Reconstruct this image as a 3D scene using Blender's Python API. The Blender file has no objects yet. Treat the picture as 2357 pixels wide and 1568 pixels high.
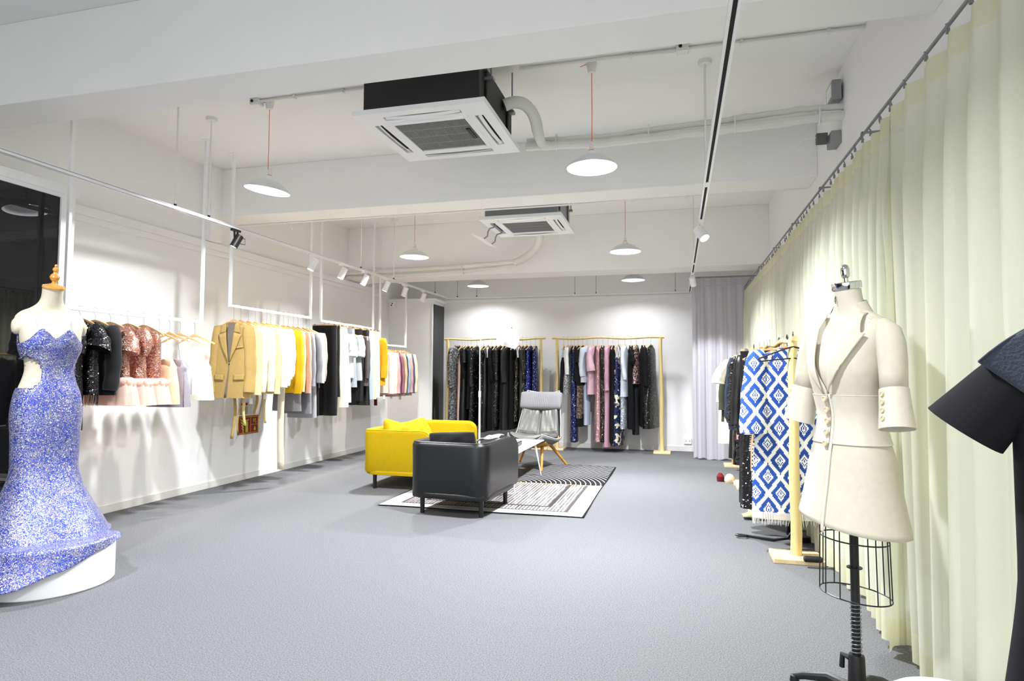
import bpy, math, random
from mathutils import Vector, Matrix
from math import pi, sin, cos, radians as R

scene = bpy.context.scene
COL = scene.collection

# ------------------------------------------------------------------ camera
H_EYE = 1.30
camd = bpy.data.cameras.new('camera'); cam = bpy.data.objects.new('camera', camd); COL.objects.link(cam)
camd.sensor_width = 36.0; camd.lens = 1441.2/2357*36.0; camd.clip_start = 0.02
def cam_matrix(yaw, pitch, roll):
    A = Matrix(((cos(yaw), -sin(yaw), 0), (sin(yaw), cos(yaw), 0), (0, 0, 1)))
    B = Matrix(((1, 0, 0), (0, 0, -1), (0, 1, 0)))
    P = Matrix(((1, 0, 0), (0, cos(pitch), sin(pitch)), (0, -sin(pitch), cos(pitch))))
    Q = Matrix(((cos(roll), -sin(roll), 0), (sin(roll), cos(roll), 0), (0, 0, 1)))
    M = Q @ P @ B @ A
    r, d, f = M[0], M[1], M[2]
    m = Matrix(((r[0], -d[0], -f[0]), (r[1], -d[1], -f[1]), (r[2], -d[2], -f[2]))).to_4x4()
    return m
cam.matrix_world = Matrix.Translation((0, 0, H_EYE)) @ cam_matrix(R(-14.737), R(2.983), R(0.249))
scene.camera = cam

# ------------------------------------------------------------------ world, exposure
w = bpy.data.worlds.new('world'); scene.world = w; w.use_nodes = True
w.node_tree.nodes['Background'].inputs[0].default_value = (0.97, 0.98, 1.0, 1)
w.node_tree.nodes['Background'].inputs[1].default_value = 0.8
vs = scene.view_settings
vs.view_transform = 'Standard'; vs.look = 'None'; vs.gamma = 1.0; vs.use_curve_mapping = False
vs.exposure = 1.68
P_LAMP = 44.0       # watts of every pendant
P_SPOT = 32.0       # watts of every track spot
scene.cycles.max_bounces = 7; scene.cycles.diffuse_bounces = 5; scene.cycles.adaptive_threshold = 0.02
scene.cycles.transparent_max_bounces = 12
scene.cycles.sample_clamp_indirect = 4.0
scene.cycles.caustics_reflective = False; scene.cycles.caustics_refractive = False

# ------------------------------------------------------------------ helpers: objects
def tag(o, label=None, cat=None, group=None, kind=None):
    if label: o['label'] = label
    if cat: o['category'] = cat
    if group: o['group'] = group
    if kind: o['kind'] = kind
    return o
def empty(name, loc=(0, 0, 0), rz=0.0, label=None, cat=None, group=None):
    o = bpy.data.objects.new(name, None); COL.objects.link(o)
    o.location = loc; o.rotation_euler = (0, 0, rz); o.empty_display_size = 0.05
    return tag(o, label, cat, group)
def copy_tree(o, parent=None):
    c = o.copy(); COL.objects.link(c)
    if parent is not None: c.parent = parent
    for ch in list(o.children): copy_tree(ch, c)
    return c

class MB:
    def __init__(s): s.v = []; s.f = []
    def add(s, vs_, fs):
        b = len(s.v); s.v += [tuple(p) for p in vs_]; s.f += [tuple(b+i for i in q) for q in fs]
    def box(s, x0, x1, y0, y1, z0, z1, m=None):
        vs_ = [Vector(p) for p in ((x0,y0,z0),(x1,y0,z0),(x1,y1,z0),(x0,y1,z0),(x0,y0,z1),(x1,y0,z1),(x1,y1,z1),(x0,y1,z1))]
        if m is not None: vs_ = [m @ p for p in vs_]
        s.add(vs_, [(0,3,2,1),(4,5,6,7),(0,1,5,4),(1,2,6,5),(2,3,7,6),(3,0,4,7)]); return s
    def cbox(s, c, d, m=None):
        return s.box(c[0]-d[0]/2, c[0]+d[0]/2, c[1]-d[1]/2, c[1]+d[1]/2, c[2]-d[2]/2, c[2]+d[2]/2, m)
    def loft(s, rings, close=True, cap=True, wrap=False):
        n = len(rings[0]); b = len(s.v)
        for r in rings: s.v += [tuple(p) for p in r]
        m = len(rings); kk = n if close else n-1
        for j in range(m if wrap else m-1):
            j2 = (j+1) % m
            for i in range(kk):
                i2 = (i+1) % n
                s.f.append((b+j*n+i, b+j*n+i2, b+j2*n+i2, b+j2*n+i))
        if cap and close and not wrap:
            s.f.append(tuple(b+i for i in reversed(range(n)))); s.f.append(tuple(b+(m-1)*n+i for i in range(n)))
        return s
    def tube(s, pts, r, n=8, flat=1.0, cap=True, up=None, closed=False):
        pts = [Vector(p) for p in pts]; m = len(pts)
        rs = r if isinstance(r, (list, tuple)) else [r]*m
        T = []
        for i in range(m):
            a = pts[i-1] if (i > 0 or closed) else pts[i]
            c = pts[(i+1) % m] if (i < m-1 or closed) else pts[i]
            t = (c-a); T.append(t.normalized() if t.length > 1e-9 else Vector((0,0,1)))
        u = Vector(up) if up else (Vector((0,0,1)) if abs(T[0].z) < 0.9 else Vector((1,0,0)))
        rings = []
        for i in range(m):
            u = (u - T[i]*u.dot(T[i]))
            if u.length < 1e-6: u = Vector((0.3,1,0.2)) - T[i]*Vector((0.3,1,0.2)).dot(T[i])
            u.normalize(); v = T[i].cross(u)
            rings.append([pts[i] + u*(rs[i]*cos(2*pi*k/n)) + v*(rs[i]*flat*sin(2*pi*k/n)) for k in range(n)])
        return s.loft(rings, True, cap and not closed, wrap=closed)
    def lathe(s, prof, n=24, c=(0,0,0), cap=False, m=None):
        rings = []
        for (r, z) in prof:
            rg = [Vector((c[0]+r*cos(2*pi*k/n), c[1]+r*sin(2*pi*k/n), c[2]+z)) for k in range(n)]
            if m is not None: rg = [m @ p for p in rg]
            rings.append(rg)
        return s.loft(rings, True, cap)
    def grid(s, nu, nv, fn):
        b = len(s.v)
        for j in range(nv+1):
            for i in range(nu+1): s.v.append(tuple(fn(i/nu, j/nv)))
        for j in range(nv):
            for i in range(nu):
                a = b+j*(nu+1)+i; s.f.append((a, a+1, a+nu+2, a+nu+1))
        return s
    def sheet(s, nu, nv, fn, th):
        """a grid with real thickness: th moves the back along the averaged normal"""
        P = [[Vector(fn(i/nu, j/nv)) for i in range(nu+1)] for j in range(nv+1)]
        def nrm(i, j):
            a = P[j][max(i-1,0)]; b_ = P[j][min(i+1,nu)]; c = P[max(j-1,0)][i]; d = P[min(j+1,nv)][i]
            n = (b_-a).cross(d-c); return n.normalized() if n.length > 1e-12 else Vector((0,0,1))
        b = len(s.v); N = (nu+1)*(nv+1)
        for j in range(nv+1):
            for i in range(nu+1): s.v.append(tuple(P[j][i]))
        for j in range(nv+1):
            for i in range(nu+1): s.v.append(tuple(P[j][i]-nrm(i,j)*th))
        for j in range(nv):
            for i in range(nu):
                a = b+j*(nu+1)+i; s.f.append((a, a+1, a+nu+2, a+nu+1))
                a += N; s.f.append((a, a+nu+1, a+nu+2, a+1))
        edge = [(i,0) for i in range(nu)] + [(nu,j) for j in range(nv)] + [(i,nv) for i in range(nu,0,-1)] + [(0,j) for j in range(nv,0,-1)]
        for k in range(len(edge)):
            (i,j), (i2,j2) = edge[k], edge[(k+1) % len(edge)]
            a = b+j*(nu+1)+i; c = b+j2*(nu+1)+i2
            s.f.append((c, a, a+N, c+N))
        return s
    def build(s, name, mat, parent=None, smooth=True, loc=(0,0,0), bevel=0.0, sub=0, auto=35, rot=None):
        me = bpy.data.meshes.new(name); me.from_pydata(s.v, [], s.f); me.update()
        o = bpy.data.objects.new(name, me); COL.objects.link(o)
        if mat is not None: me.materials.append(mat)
        if smooth:
            for p in me.polygons: p.use_smooth = True
            if auto:
                try: me.set_sharp_from_angle(angle=R(auto))
                except Exception: pass
        if bevel > 0:
            b = o.modifiers.new('bevel', 'BEVEL'); b.width = bevel; b.segments = 3; b.limit_method = 'ANGLE'; b.angle_limit = R(40)
            b.harden_normals = False
        if sub: o.modifiers.new('sub', 'SUBSURF').levels = sub; o.modifiers['sub'].render_levels = sub
        o.location = loc
        if rot: o.rotation_euler = rot
        if parent is not None: o.parent = parent
        return o

def lerp(a, b, t): return a+(b-a)*t
def interp(tab, t):
    if t <= tab[0][0]: return tab[0][1]
    for (a, x), (b, y) in zip(tab, tab[1:]):
        if t <= b:
            k = (t-a)/(b-a) if b > a else 0; k = k*k*(3-2*k)*0.5 + k*0.5
            return x+(y-x)*k
    return tab[-1][1]
def bez(p0, p1, p2, p3, n=12):
    out = []
    for i in range(n+1):
        t = i/n; a, b, c, d = (1-t)**3, 3*t*(1-t)**2, 3*t*t*(1-t), t**3
        out.append(Vector(p0)*a+Vector(p1)*b+Vector(p2)*c+Vector(p3)*d)
    return out

# ------------------------------------------------------------------ helpers: materials
def lin(c):
    if isinstance(c, str):
        c = c.lstrip('#'); c = tuple(int(c[i:i+2], 16)/255 for i in (0, 2, 4))
    return tuple((x/12.92 if x <= 0.04045 else ((x+0.055)/1.055)**2.4) for x in c) + (1,)
MATS = {}
def new_mat(name):
    m = bpy.data.materials.new(name); m.use_nodes = True
    nt = m.node_tree; return m, nt, nt.nodes['Principled BSDF'], nt.nodes, nt.links
def coords(nt, scale=1.0):
    t = nt.nodes.new('ShaderNodeTexCoord'); mp = nt.nodes.new('ShaderNodeMapping')
    nt.links.new(t.outputs['Object'], mp.inputs['Vector'])
    s = scale if isinstance(scale, tuple) else (scale,)*3
    mp.inputs['Scale'].default_value = s
    return mp.outputs['Vector']
def noise(nt, vec, scale, detail=3.0, rough=0.5):
    n = nt.nodes.new('ShaderNodeTexNoise'); n.inputs['Scale'].default_value = scale
    n.inputs['Detail'].default_value = detail; n.inputs['Roughness'].default_value = rough
    nt.links.new(vec, n.inputs['Vector']); return n.outputs['Fac'] if 'Fac' in n.outputs else n.outputs[0]
def ramp(nt, fac, stops, const=False):
    r = nt.nodes.new('ShaderNodeValToRGB'); nt.links.new(fac, r.inputs[0])
    if const: r.color_ramp.interpolation = 'CONSTANT'
    e = r.color_ramp.elements
    while len(e) < len(stops): e.new(0.5)
    for k, (p, c) in enumerate(stops):
        e[k].position = p; e[k].color = c if len(c) == 4 else lin(c)
    return r.outputs[0]
def mixc(nt, fac, a, b):
    m = nt.nodes.new('ShaderNodeMix'); m.data_type = 'RGBA'
    if isinstance(fac, float): m.inputs[0].default_value = fac
    else: nt.links.new(fac, m.inputs[0])
    for k, x in ((6, a), (7, b)):
        if isinstance(x, tuple): m.inputs[k].default_value = x
        else: nt.links.new(x, m.inputs[k])
    return m.outputs[2]
def math_(nt, op, a, b=None, c=None):
    m = nt.nodes.new('ShaderNodeMath'); m.operation = op
    for k, x in enumerate((a, b, c)):
        if x is None: continue
        if isinstance(x, (int, float)): m.inputs[k].default_value = x
        else: nt.links.new(x, m.inputs[k])
    return m.outputs[0]
def bump(nt, bs, h, strength, dist=0.002):
    b = nt.nodes.new('ShaderNodeBump'); b.inputs['Strength'].default_value = strength; b.inputs['Distance'].default_value = dist
    nt.links.new(h, b.inputs['Height']); nt.links.new(b.outputs[0], bs.inputs['Normal'])

def paint(name, c, rough=0.6, metallic=0.0, var=0.03, bs=0.0, bscale=60, spec=0.5):
    if name in MATS: return MATS[name]
    m, nt, b, N, L = new_mat(name)
    c = lin(c) if not (isinstance(c, tuple) and len(c) == 4) else c
    v = coords(nt)
    f = noise(nt, v, 4.0, 4)
    col = mixc(nt, f, tuple(min(1, x*(1-var)) for x in c[:3])+(1,), tuple(min(1, x*(1+var)) for x in c[:3])+(1,))
    L.new(col, b.inputs['Base Color'])
    b.inputs['Roughness'].default_value = rough; b.inputs['Metallic'].default_value = metallic
    b.inputs['Specular IOR Level'].default_value = spec
    if bs: bump(nt, b, noise(nt, v, bscale, 3), bs, 0.003)
    MATS[name] = m; return m
def cloth(c, kind='plain'):
    key = 'cloth_%s_%s' % (c if isinstance(c, str) else '_'.join('%.2f' % x for x in c), kind)
    if key in MATS: return MATS[key]
    m, nt, b, N, L = new_mat(key)
    cl = lin(c); v = coords(nt)
    f = noise(nt, v, 35, 3)
    col = mixc(nt, f, tuple(x*0.9 for x in cl[:3])+(1,), tuple(min(1, x*1.07) for x in cl[:3])+(1,))
    L.new(col, b.inputs['Base Color'])
    rough, spec = 0.85, 0.25
    if kind == 'satin': rough, spec = 0.33, 0.6; b.inputs['Anisotropic'].default_value = 0.4
    if kind == 'leather': rough, spec = 0.36, 0.5; bump(nt, b, noise(nt, v, 90, 4), 0.25, 0.002)
    elif kind == 'vinyl': rough, spec = 0.12, 0.7
    elif kind == 'knit':
        bump(nt, b, noise(nt, v, 160, 2), 0.8, 0.004); b.inputs['Sheen Weight'].default_value = 0.2
    elif kind == 'velvet': b.inputs['Sheen Weight'].default_value = 0.15
    elif kind == 'denim': bump(nt, b, noise(nt, v, 300, 2), 0.5, 0.001)
    elif kind != 'satin': bump(nt, b, noise(nt, v, 420, 2), 0.35, 0.0008)
    b.inputs['Roughness'].default_value = rough; b.inputs['Specular IOR Level'].default_value = spec
    MATS[key] = m; return m
def sequin(c1, c2, scale=170, painted_spark=0.06, metallic=0.75, tilt=0.7, patt=None, rough=0.28, c3=None):
    key = 'sequin_%s_%s_%d_%s' % (c1, c2, scale, patt)
    if key in MATS: return MATS[key]
    m, nt, b, N, L = new_mat(key)
    v = coords(nt)
    vo = N.new('ShaderNodeTexVoronoi'); vo.inputs['Scale'].default_value = scale; L.new(v, vo.inputs['Vector'])
    sep = N.new('ShaderNodeSeparateColor'); L.new(vo.outputs['Color'], sep.inputs[0])
    col = mixc(nt, sep.outputs[0], lin(c1), lin(c2))
    if c3: 
        g = math_(nt, 'GREATER_THAN', sep.outputs[1], 0.86); col = mixc(nt, g, col, lin(c3))
    if patt == 'flowers':
        f = noise(nt, v, 14, 3, 0.6); g = math_(nt, 'GREATER_THAN', f, 0.56)
        col = mixc(nt, g, lin('#0d1a4a'), lin('#e9e0c0')); 
    if patt == 'leopard':
        f = noise(nt, v, 40, 3, 0.7); col = mixc(nt, math_(nt, 'GREATER_THAN', f, 0.52), lin(c1), lin(c2))
    if patt == 'streaks':
        f = noise(nt, coords(nt, (60, 60, 8)), 1.0, 3, 0.6); col = mixc(nt, math_(nt, 'GREATER_THAN', f, 0.56), lin(c1), lin(c2))
    if patt == 'patches':
        f = noise(nt, v, 11, 4, 0.6); g = math_(nt, 'GREATER_THAN', math_(nt, 'ADD', math_(nt, 'MULTIPLY', f, 1.5), -.2), sep.outputs[0])
        col = mixc(nt, g, lin(c2), lin(c1)); col = mixc(nt, math_(nt, 'GREATER_THAN', sep.outputs[1], 0.9), col, lin(c3))
    sp = math_(nt, 'GREATER_THAN', sep.outputs[2], 1-painted_spark)  # random cells painted white: glints put into the base colour
    col = mixc(nt, sp, col, (1, 1, 1, 1))
    L.new(col, b.inputs['Base Color'])
    b.inputs['Metallic'].default_value = metallic; b.inputs['Roughness'].default_value = rough
    geo = N.new('ShaderNodeNewGeometry')
    sub = N.new('ShaderNodeVectorMath'); sub.operation = 'SUBTRACT'; L.new(vo.outputs['Color'], sub.inputs[0]); sub.inputs[1].default_value = (0.5, 0.5, 0.5)
    sc = N.new('ShaderNodeVectorMath'); sc.operation = 'SCALE'; L.new(sub.outputs[0], sc.inputs[0]); sc.inputs['Scale'].default_value = tilt
    ad = N.new('ShaderNodeVectorMath'); ad.operation = 'ADD'; L.new(geo.outputs['Normal'], ad.inputs[0]); L.new(sc.outputs[0], ad.inputs[1])
    nm = N.new('ShaderNodeVectorMath'); nm.operation = 'NORMALIZE'; L.new(ad.outputs[0], nm.inputs[0])
    L.new(nm.outputs[0], b.inputs['Normal'])
    MATS[key] = m; return m
def stripes(c1, c2, axis='Z', freq=60, duty=0.5):
    key = 'stripe_%s_%s_%s_%d' % (c1, c2, axis, freq)
    if key in MATS: return MATS[key]
    m, nt, b, N, L = new_mat(key)
    s = N.new('ShaderNodeSeparateXYZ'); L.new(coords(nt), s.inputs[0])
    f = math_(nt, 'FRACT', math_(nt, 'MULTIPLY', s.outputs[axis], float(freq)))
    L.new(mixc(nt, math_(nt, 'GREATER_THAN', f, duty), lin(c1), lin(c2)), b.inputs['Base Color'])
    b.inputs['Roughness'].default_value = 0.85; MATS[key] = m; return m
def checks(c1, c2, scale=60):
    key = 'check_%s_%s' % (c1, c2)
    if key in MATS: return MATS[key]
    m, nt, b, N, L = new_mat(key)
    ck = N.new('ShaderNodeTexChecker'); ck.inputs['Scale'].default_value = scale; L.new(coords(nt, (1, 0.001, 1)), ck.inputs[0])
    ck.inputs[1].default_value = lin(c1); ck.inputs[2].default_value = lin(c2)
    L.new(ck.outputs[0], b.inputs['Base Color']); b.inputs['Roughness'].default_value = 0.9
    MATS[key] = m; return m
def emit(name, c, s):
    if name in MATS: return MATS[name]
    m, nt, b, N, L = new_mat(name)
    b.inputs['Base Color'].default_value = (0.8, 0.8, 0.8, 1)
    b.inputs['Emission Color'].default_value = c+(1,) if len(c) == 3 else c
    b.inputs['Emission Strength'].default_value = s; MATS[name] = m; return m
def wood(name, c1, c2, scale=1.0, rough=0.5, axis=2):
    if name in MATS: return MATS[name]
    m, nt, b, N, L = new_mat(name)
    sc = [22*scale]*3; sc[axis] = 1.6*scale
    f = noise(nt, coords(nt, tuple(sc)), 1.0, 5, 0.6)
    L.new(ramp(nt, f, [(0.3, lin(c1)), (0.7, lin(c2))]), b.inputs['Base Color'])
    b.inputs['Roughness'].default_value = rough; bump(nt, b, f, 0.15, 0.002)
    MATS[name] = m; return m

M_wall = paint('wall_paint', '#efeff0', 0.75, var=0.015, bs=0.08, bscale=30, spec=0.25)
M_ceil = paint('ceiling_paint', '#f0f0ef', 0.85, var=0.02, bs=0.12, bscale=20, spec=0.2)
M_white = paint('white_metal', '#f0f1f3', 0.35, var=0.01)
M_whitepl = paint('white_plastic', '#e6e6e4', 0.45, var=0.01)
M_dirtywhite = paint('aged_white_wrap', '#dcdcd8', 0.8, var=0.1, bs=0.6, bscale=40)
M_black = paint('black_metal', '#141416', 0.4, var=0.05)
M_blackpl = paint('black_plastic', '#101012', 0.45, var=0.05)
M_chrome = paint('chrome', '#d8dadd', 0.08, metallic=1.0, var=0.01)
M_steel = paint('galvanised_steel', '#8d9094', 0.4, metallic=0.8, var=0.1)
M_dark = paint('black_slot', '#0c0c0d', 0.8)
M_grey = paint('grey_plastic', '#8f9092', 0.6)
M_pine = wood('pale_pine', '#d9bd84', '#ecd7a6', 1.0, 0.55)
M_pineb = wood('pine_board', '#dcbb86', '#efdcb2', 1.0, 0.5, axis=0)
M_branch = wood('peeled_branch', '#cdb375', '#e5d39b', 0.8, 0.6)
M_hang = wood('beech_hanger', '#c79a62', '#dcb681', 1.5, 0.4, axis=0)
M_oak = wood('oiled_oak', '#b07a2c', '#cf9a45', 1.2, 0.4)
M_linen = paint('linen_form', '#d9d3c4', 0.85, var=0.04, bs=0.3, bscale=300)
M_cream = paint('cream_bust', '#cfc8b4', 0.7, var=0.03)
M_wire = paint('black_wire', '#18181a', 0.4)
M_tag = paint('paper_tag', '#f2f0ea', 0.8)
M_orange = paint('orange_cord', '#e8673c', 0.5)

def mk_glass_black():
    m, nt, b, N, L = new_mat('black_glass'); b.inputs['Base Color'].default_value = (0.006, 0.006, 0.007, 1)
    b.inputs['Roughness'].default_value = 0.015; b.inputs['Specular IOR Level'].default_value = 0.5; return m
M_bglass = mk_glass_black()
def mk_carpet():
    m, nt, b, N, L = new_mat('grey_carpet'); v = coords(nt)
    f1 = noise(nt, v, 150, 4, 0.9); f2 = noise(nt, coords(nt, (30, 70, 30)), 1.0, 4, 0.6); f3 = noise(nt, v, 1.2, 4)
    c = mixc(nt, ramp(nt, f1, [(0.34, lin('#636467')), (0.66, lin('#c4c5c9'))]), lin('#8f9094'), lin('#b9babd'))
    c = ramp(nt, f1, [(0.38, lin('#3b3c3e')), (0.62, lin('#8a8b8d'))])
    c = mixc(nt, math_(nt, 'MULTIPLY', f2, 0.5), c, lin('#696a6d'))
    c = mixc(nt, math_(nt, 'MULTIPLY', f3, 0.22), c, lin('#636467'))
    L.new(c, b.inputs['Base Color']); b.inputs['Roughness'].default_value = 0.95; b.inputs['Specular IOR Level'].default_value = 0.1
    bump(nt, b, f1, 0.3, 0.003); return m
M_carpet = mk_carpet()
def mk_base():
    m, nt, b, N, L = new_mat('chipped_skirting'); v = coords(nt, (4, 4, 12))
    f = noise(nt, v, 2.2, 6, 0.75); g = noise(nt, coords(nt), 0.55, 2)
    f = math_(nt, 'ADD', f, math_(nt, 'MULTIPLY', g, 0.35))
    c = ramp(nt, f, [(0.0, lin('#e9e9e8')), (0.895, lin('#e4e3e0')), (0.91, lin('#4d4438')), (1.0, lin('#8a6a3c'))])
    L.new(c, b.inputs['Base Color']); b.inputs['Roughness'].default_value = 0.6; return m
M_base = mk_base()
def mk_sheer(name, c, tcol, transp):
    m, nt, b, N, L = new_mat(name); N.remove(b); out = N['Material Output']
    d = N.new('ShaderNodeBsdfDiffuse'); t = N.new('ShaderNodeBsdfTranslucent'); tr = N.new('ShaderNodeBsdfTransparent')
    f = noise(nt, coords(nt, (260, 260, 40)), 1.0, 2)
    cc = mixc(nt, f, tuple(x*0.95 for x in lin(c)[:3])+(1,), lin(c))
    L.new(cc, d.inputs[0]); t.inputs[0].default_value = lin(tcol); tr.inputs[0].default_value = lin(tcol)
    m1 = N.new('ShaderNodeMixShader'); m1.inputs[0].default_value = 0.25; L.new(d.outputs[0], m1.inputs[1]); L.new(t.outputs[0], m1.inputs[2])
    m2 = N.new('ShaderNodeMixShader'); m2.inputs[0].default_value = transp; L.new(m1.outputs[0], m2.inputs[1]); L.new(tr.outputs[0], m2.inputs[2])
    L.new(m2.outputs[0], out.inputs[0]); return m
M_sheer = mk_sheer('yellow_sheer', '#e9ebdf', '#f2f2dd', 0.27)
M_sheerhem = mk_sheer('yellow_sheer_hem', '#e2e2c8', '#eae8c4', 0.10)
M_greycurt = mk_sheer('grey_drape', '#cfcdd4', '#c4c2ca', 0.0)
M_tulle = mk_sheer('pink_tulle', '#f6ddd0', '#f7d9c8', 0.35)
M_fringe = mk_sheer('white_fringe', '#efefec', '#efefec', 0.1)
def mk_ikat():
    m, nt, b, N, L = new_mat('blue_ikat'); s = N.new('ShaderNodeSeparateXYZ'); L.new(coords(nt), s.inputs[0])
    q = 0.0075
    x = math_(nt, 'SNAP', s.outputs['X'], q); z = math_(nt, 'SNAP', s.outputs['Z'], q*1.25)
    a = math_(nt, 'ABSOLUTE', math_(nt, 'SUBTRACT', math_(nt, 'FRACT', math_(nt, 'DIVIDE', x, 0.165)), 0.5))
    c = math_(nt, 'ABSOLUTE', math_(nt, 'SUBTRACT', math_(nt, 'FRACT', math_(nt, 'DIVIDE', z, 0.235)), 0.5))
    d = math_(nt, 'MULTIPLY', math_(nt, 'ADD', a, c), 2.0)
    d = math_(nt, 'MINIMUM', d, math_(nt, 'SUBTRACT', 2.0, d))
    W, B = lin('#ecebe6'), lin('#1a469a')
    L.new(ramp(nt, d, [(0.0, B), (0.09, W), (0.2, B), (0.29, W), (0.44, B), (0.82, W), (0.97, W)], True), b.inputs['Base Color'])
    b.inputs['Roughness'].default_value = 0.9; return m
M_ikat = mk_ikat()
#PART2
# ================================================================== the room
XL, XR, YF, YB, ZC = -5.08, 1.22, -2.6, 11.0, 3.60
XG = -4.64        # face of the boxed-out black glass
def struct(name, mb, mat, **k):
    o = mb.build(name, mat, smooth=False, **k); o['kind'] = 'structure'; return o
struct('floor', MB().box(XL-.1, XR+.6, YF-.1, YB+.1, -0.1, 0), M_carpet)
struct('ceiling', MB().box(XL-.1, XR+.6, YF-.1, YB+.1, ZC, ZC+0.1), M_ceil)
struct('wall_left', MB().box(XL-.15, XL, YF-.1, YB+.1, 0, ZC), M_wall)
struct('wall_back', MB().box(XL, XR+.5, YB, YB+.15, 0, ZC), M_wall)
struct('wall_front', MB().box(XL, XR+.5, YF-.15, YF, 0, .25).box(XL, XR+.5, YF-.15, YF, 3.2, ZC), M_wall)   # unseen opening added behind the viewer to let world fill light in
# right wall: the beam face above the curtain stands a little proud of the wall behind it
struct('wall_right', MB().box(XR, XR+.15, YF, YB, 0, ZC), M_wall)
struct('beam_1', MB().box(XL, XR, 3.05, 3.365, 3.05, ZC), M_ceil, bevel=0.006)
struct('beam_2', MB().box(XL, XR, 5.95, 6.31, 3.05, ZC), M_ceil, bevel=0.006)
struct('beam_3', MB().box(XL, XR, 8.95, 9.46, 2.785, ZC), M_ceil, bevel=0.006)
struct('beam_4', MB().box(XL, XR, 0.05, 0.4, 3.05, ZC), M_ceil, bevel=0.006)
struct('column_left', MB().box(XL, -4.97, 5.78, 5.96, 2.76, ZC), M_ceil, bevel=0.005)
# ledge (boxed cable rail) along the left wall
struct('trim_1', MB().box(XL, XL+.045, 3.9, 10.45, 2.68, 2.755).box(XL, XL+.02, 3.9, 10.45, 2.62, 2.68), M_wall, bevel=0.004)
struct('trim_2', MB().box(-4.2, XR, YB-.03, YB, 2.60, 2.66), M_wall, bevel=0.004)
# boxed-out black glass on the near left, white end post
gl = struct('window_1', MB().box(XL, XG-.05, YF, 3.88, 0, 2.70), M_wall)
fr = MB().box(XG-.05, XG+.012, 3.78, 3.885, 0, 2.66).box(XL, XG+.03, YF, 3.9, 2.685, 2.755).box(XG-.05, XG+.012, YF, 3.885, 2.655, 2.69).box(XG-.05, XG+.004, YF, 3.78, 0, 0.03)
fr.build('window_frame', M_white, gl, smooth=False, bevel=0.003)
MB().box(XG-.05, XG, YF, 3.78, 0.03, 2.655).build('window_pane', M_bglass, gl, smooth=False)
MB().box(XG-.002, XG+.016, 3.765, 3.785, 0.0, 2.66).build('edge_strip', M_white, gl, smooth=False)
# far corner box with its own black glass
bx = struct('window_2', MB().box(XL, -4.22, 10.45, YB, 0, 2.60), M_wall, bevel=0.003)
MB().box(-4.27, -4.205, 10.47, YB-.02, 0.03, 2.53).build('window_pane', M_bglass, bx, smooth=False)
MB().box(XL, -4.17, 10.42, YB, 2.58, 2.635).build('window_ledge', M_wall, bx, smooth=False, bevel=0.004)
MB().box(-4.235, -4.215, 10.44, 10.47, 0, 2.58).build('window_frame', M_white, bx, smooth=False)
struct('baseboard_left', MB().box(XL, XL+.012, 3.88, 10.45, 0, 0.075), M_base, bevel=0.002)
struct('baseboard_back', MB().box(-4.2, XR, YB-.012, YB, 0, 0.085), M_base, bevel=0.002)
struct('trim_3', MB().box(XL+.0, XL+.006, 3.9, 10.45, 1.40, 1.404), M_wall)

# ------------------------------------------------------------------ conduits, junction boxes
def tubething(name, pts, r, mat, label, cat, group=None, n=8):
    o = MB().tube(pts, r, n).build(name, mat); return tag(o, label, cat, group)
c1 = empty('ceiling_conduit', (0, 4.46, 3.585), 0, 'thin grey cable conduit along the ceiling of the nearer bay, ending at the right wall', 'conduit')
MB().tube([(-3.45, .0, 0), (-2.03, 0, 0)], 0.011).tube([(-1.12, .0, 0), (1.21, 0, 0)], 0.011).build('conduit', M_grey if False else M_whitepl, c1)
for x in (-3.05, -2.6, -.3, .45, 1.0):
    MB().cbox((x, 0, -.002), (.022, .034, .03)).build('clamp', M_whitepl, c1, smooth=False, bevel=.002)
MB().tube([(-.55, -.03, -.005), (-.3, -.04, -.02), (0, -.03, -.03), (.05, 0, -.01)], 0.006).build('loose_cable', M_whitepl, c1)
def jbox(loc, label, s=.085):
    t = empty('junction_box', loc, 0, label, 'junction box')
    MB().box(-s/2, s/2, -s/2, s/2, -.045, 0).build('box_body', M_whitepl, t, smooth=False, bevel=.006)
    MB().lathe([(0, -.0), (.012, 0), (.012, .006), (0, .006)], 12, m=Matrix.Translation((-.015, -s/2-.001, -.022)) @ Matrix.Rotation(R(90), 4, 'X')).build('knockout_hole', M_dark, t)
    MB().box(-s/2+.006, s/2-.006, -s/2+.006, s/2-.006, -.05, -.045).build('cover', M_whitepl, t, smooth=False, bevel=.002)
    return t
jbox((0.06, 4.44, 3.6), 'white square junction box on the ceiling conduit beside the right spotlight track')
jbox((-3.42, 4.47, 3.6), 'white junction box on the ceiling beside the left pendant cord of the nearer bay')
c2 = empty('beam_conduit', (0, 6.335, 3.045), 0, 'grey cable conduit fixed along the rear lower edge of the middle beam', 'conduit')
MB().tube([(-5.05, 0, 0), (-.78, 0, 0)], 0.010).tube([(-.72, 0, 0), (-.45, -.012, .008), (-.4, 0, .01), (1.2, 0, .01)], 0.010).build('conduit', M_whitepl, c2)
for x in (-4.4, -3.05, -1.0, -.42, .1): MB().cbox((x, 0, .002), (.026, .036, .03)).build('clamp', M_whitepl, c2, smooth=False, bevel=.002)
jbox((-.755, 6.35, 3.085), 'small white junction box on the rear edge of the middle beam', .075)
tubething('beam_hook', [(-4.36, 6.36, 3.05), (-4.36, 6.37, 2.99), (-4.345, 6.36, 2.965), (-4.33, 6.35, 2.98)], .006, M_whitepl, 'small white hook on the rear edge of the middle beam above the left track', 'hook')

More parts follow.
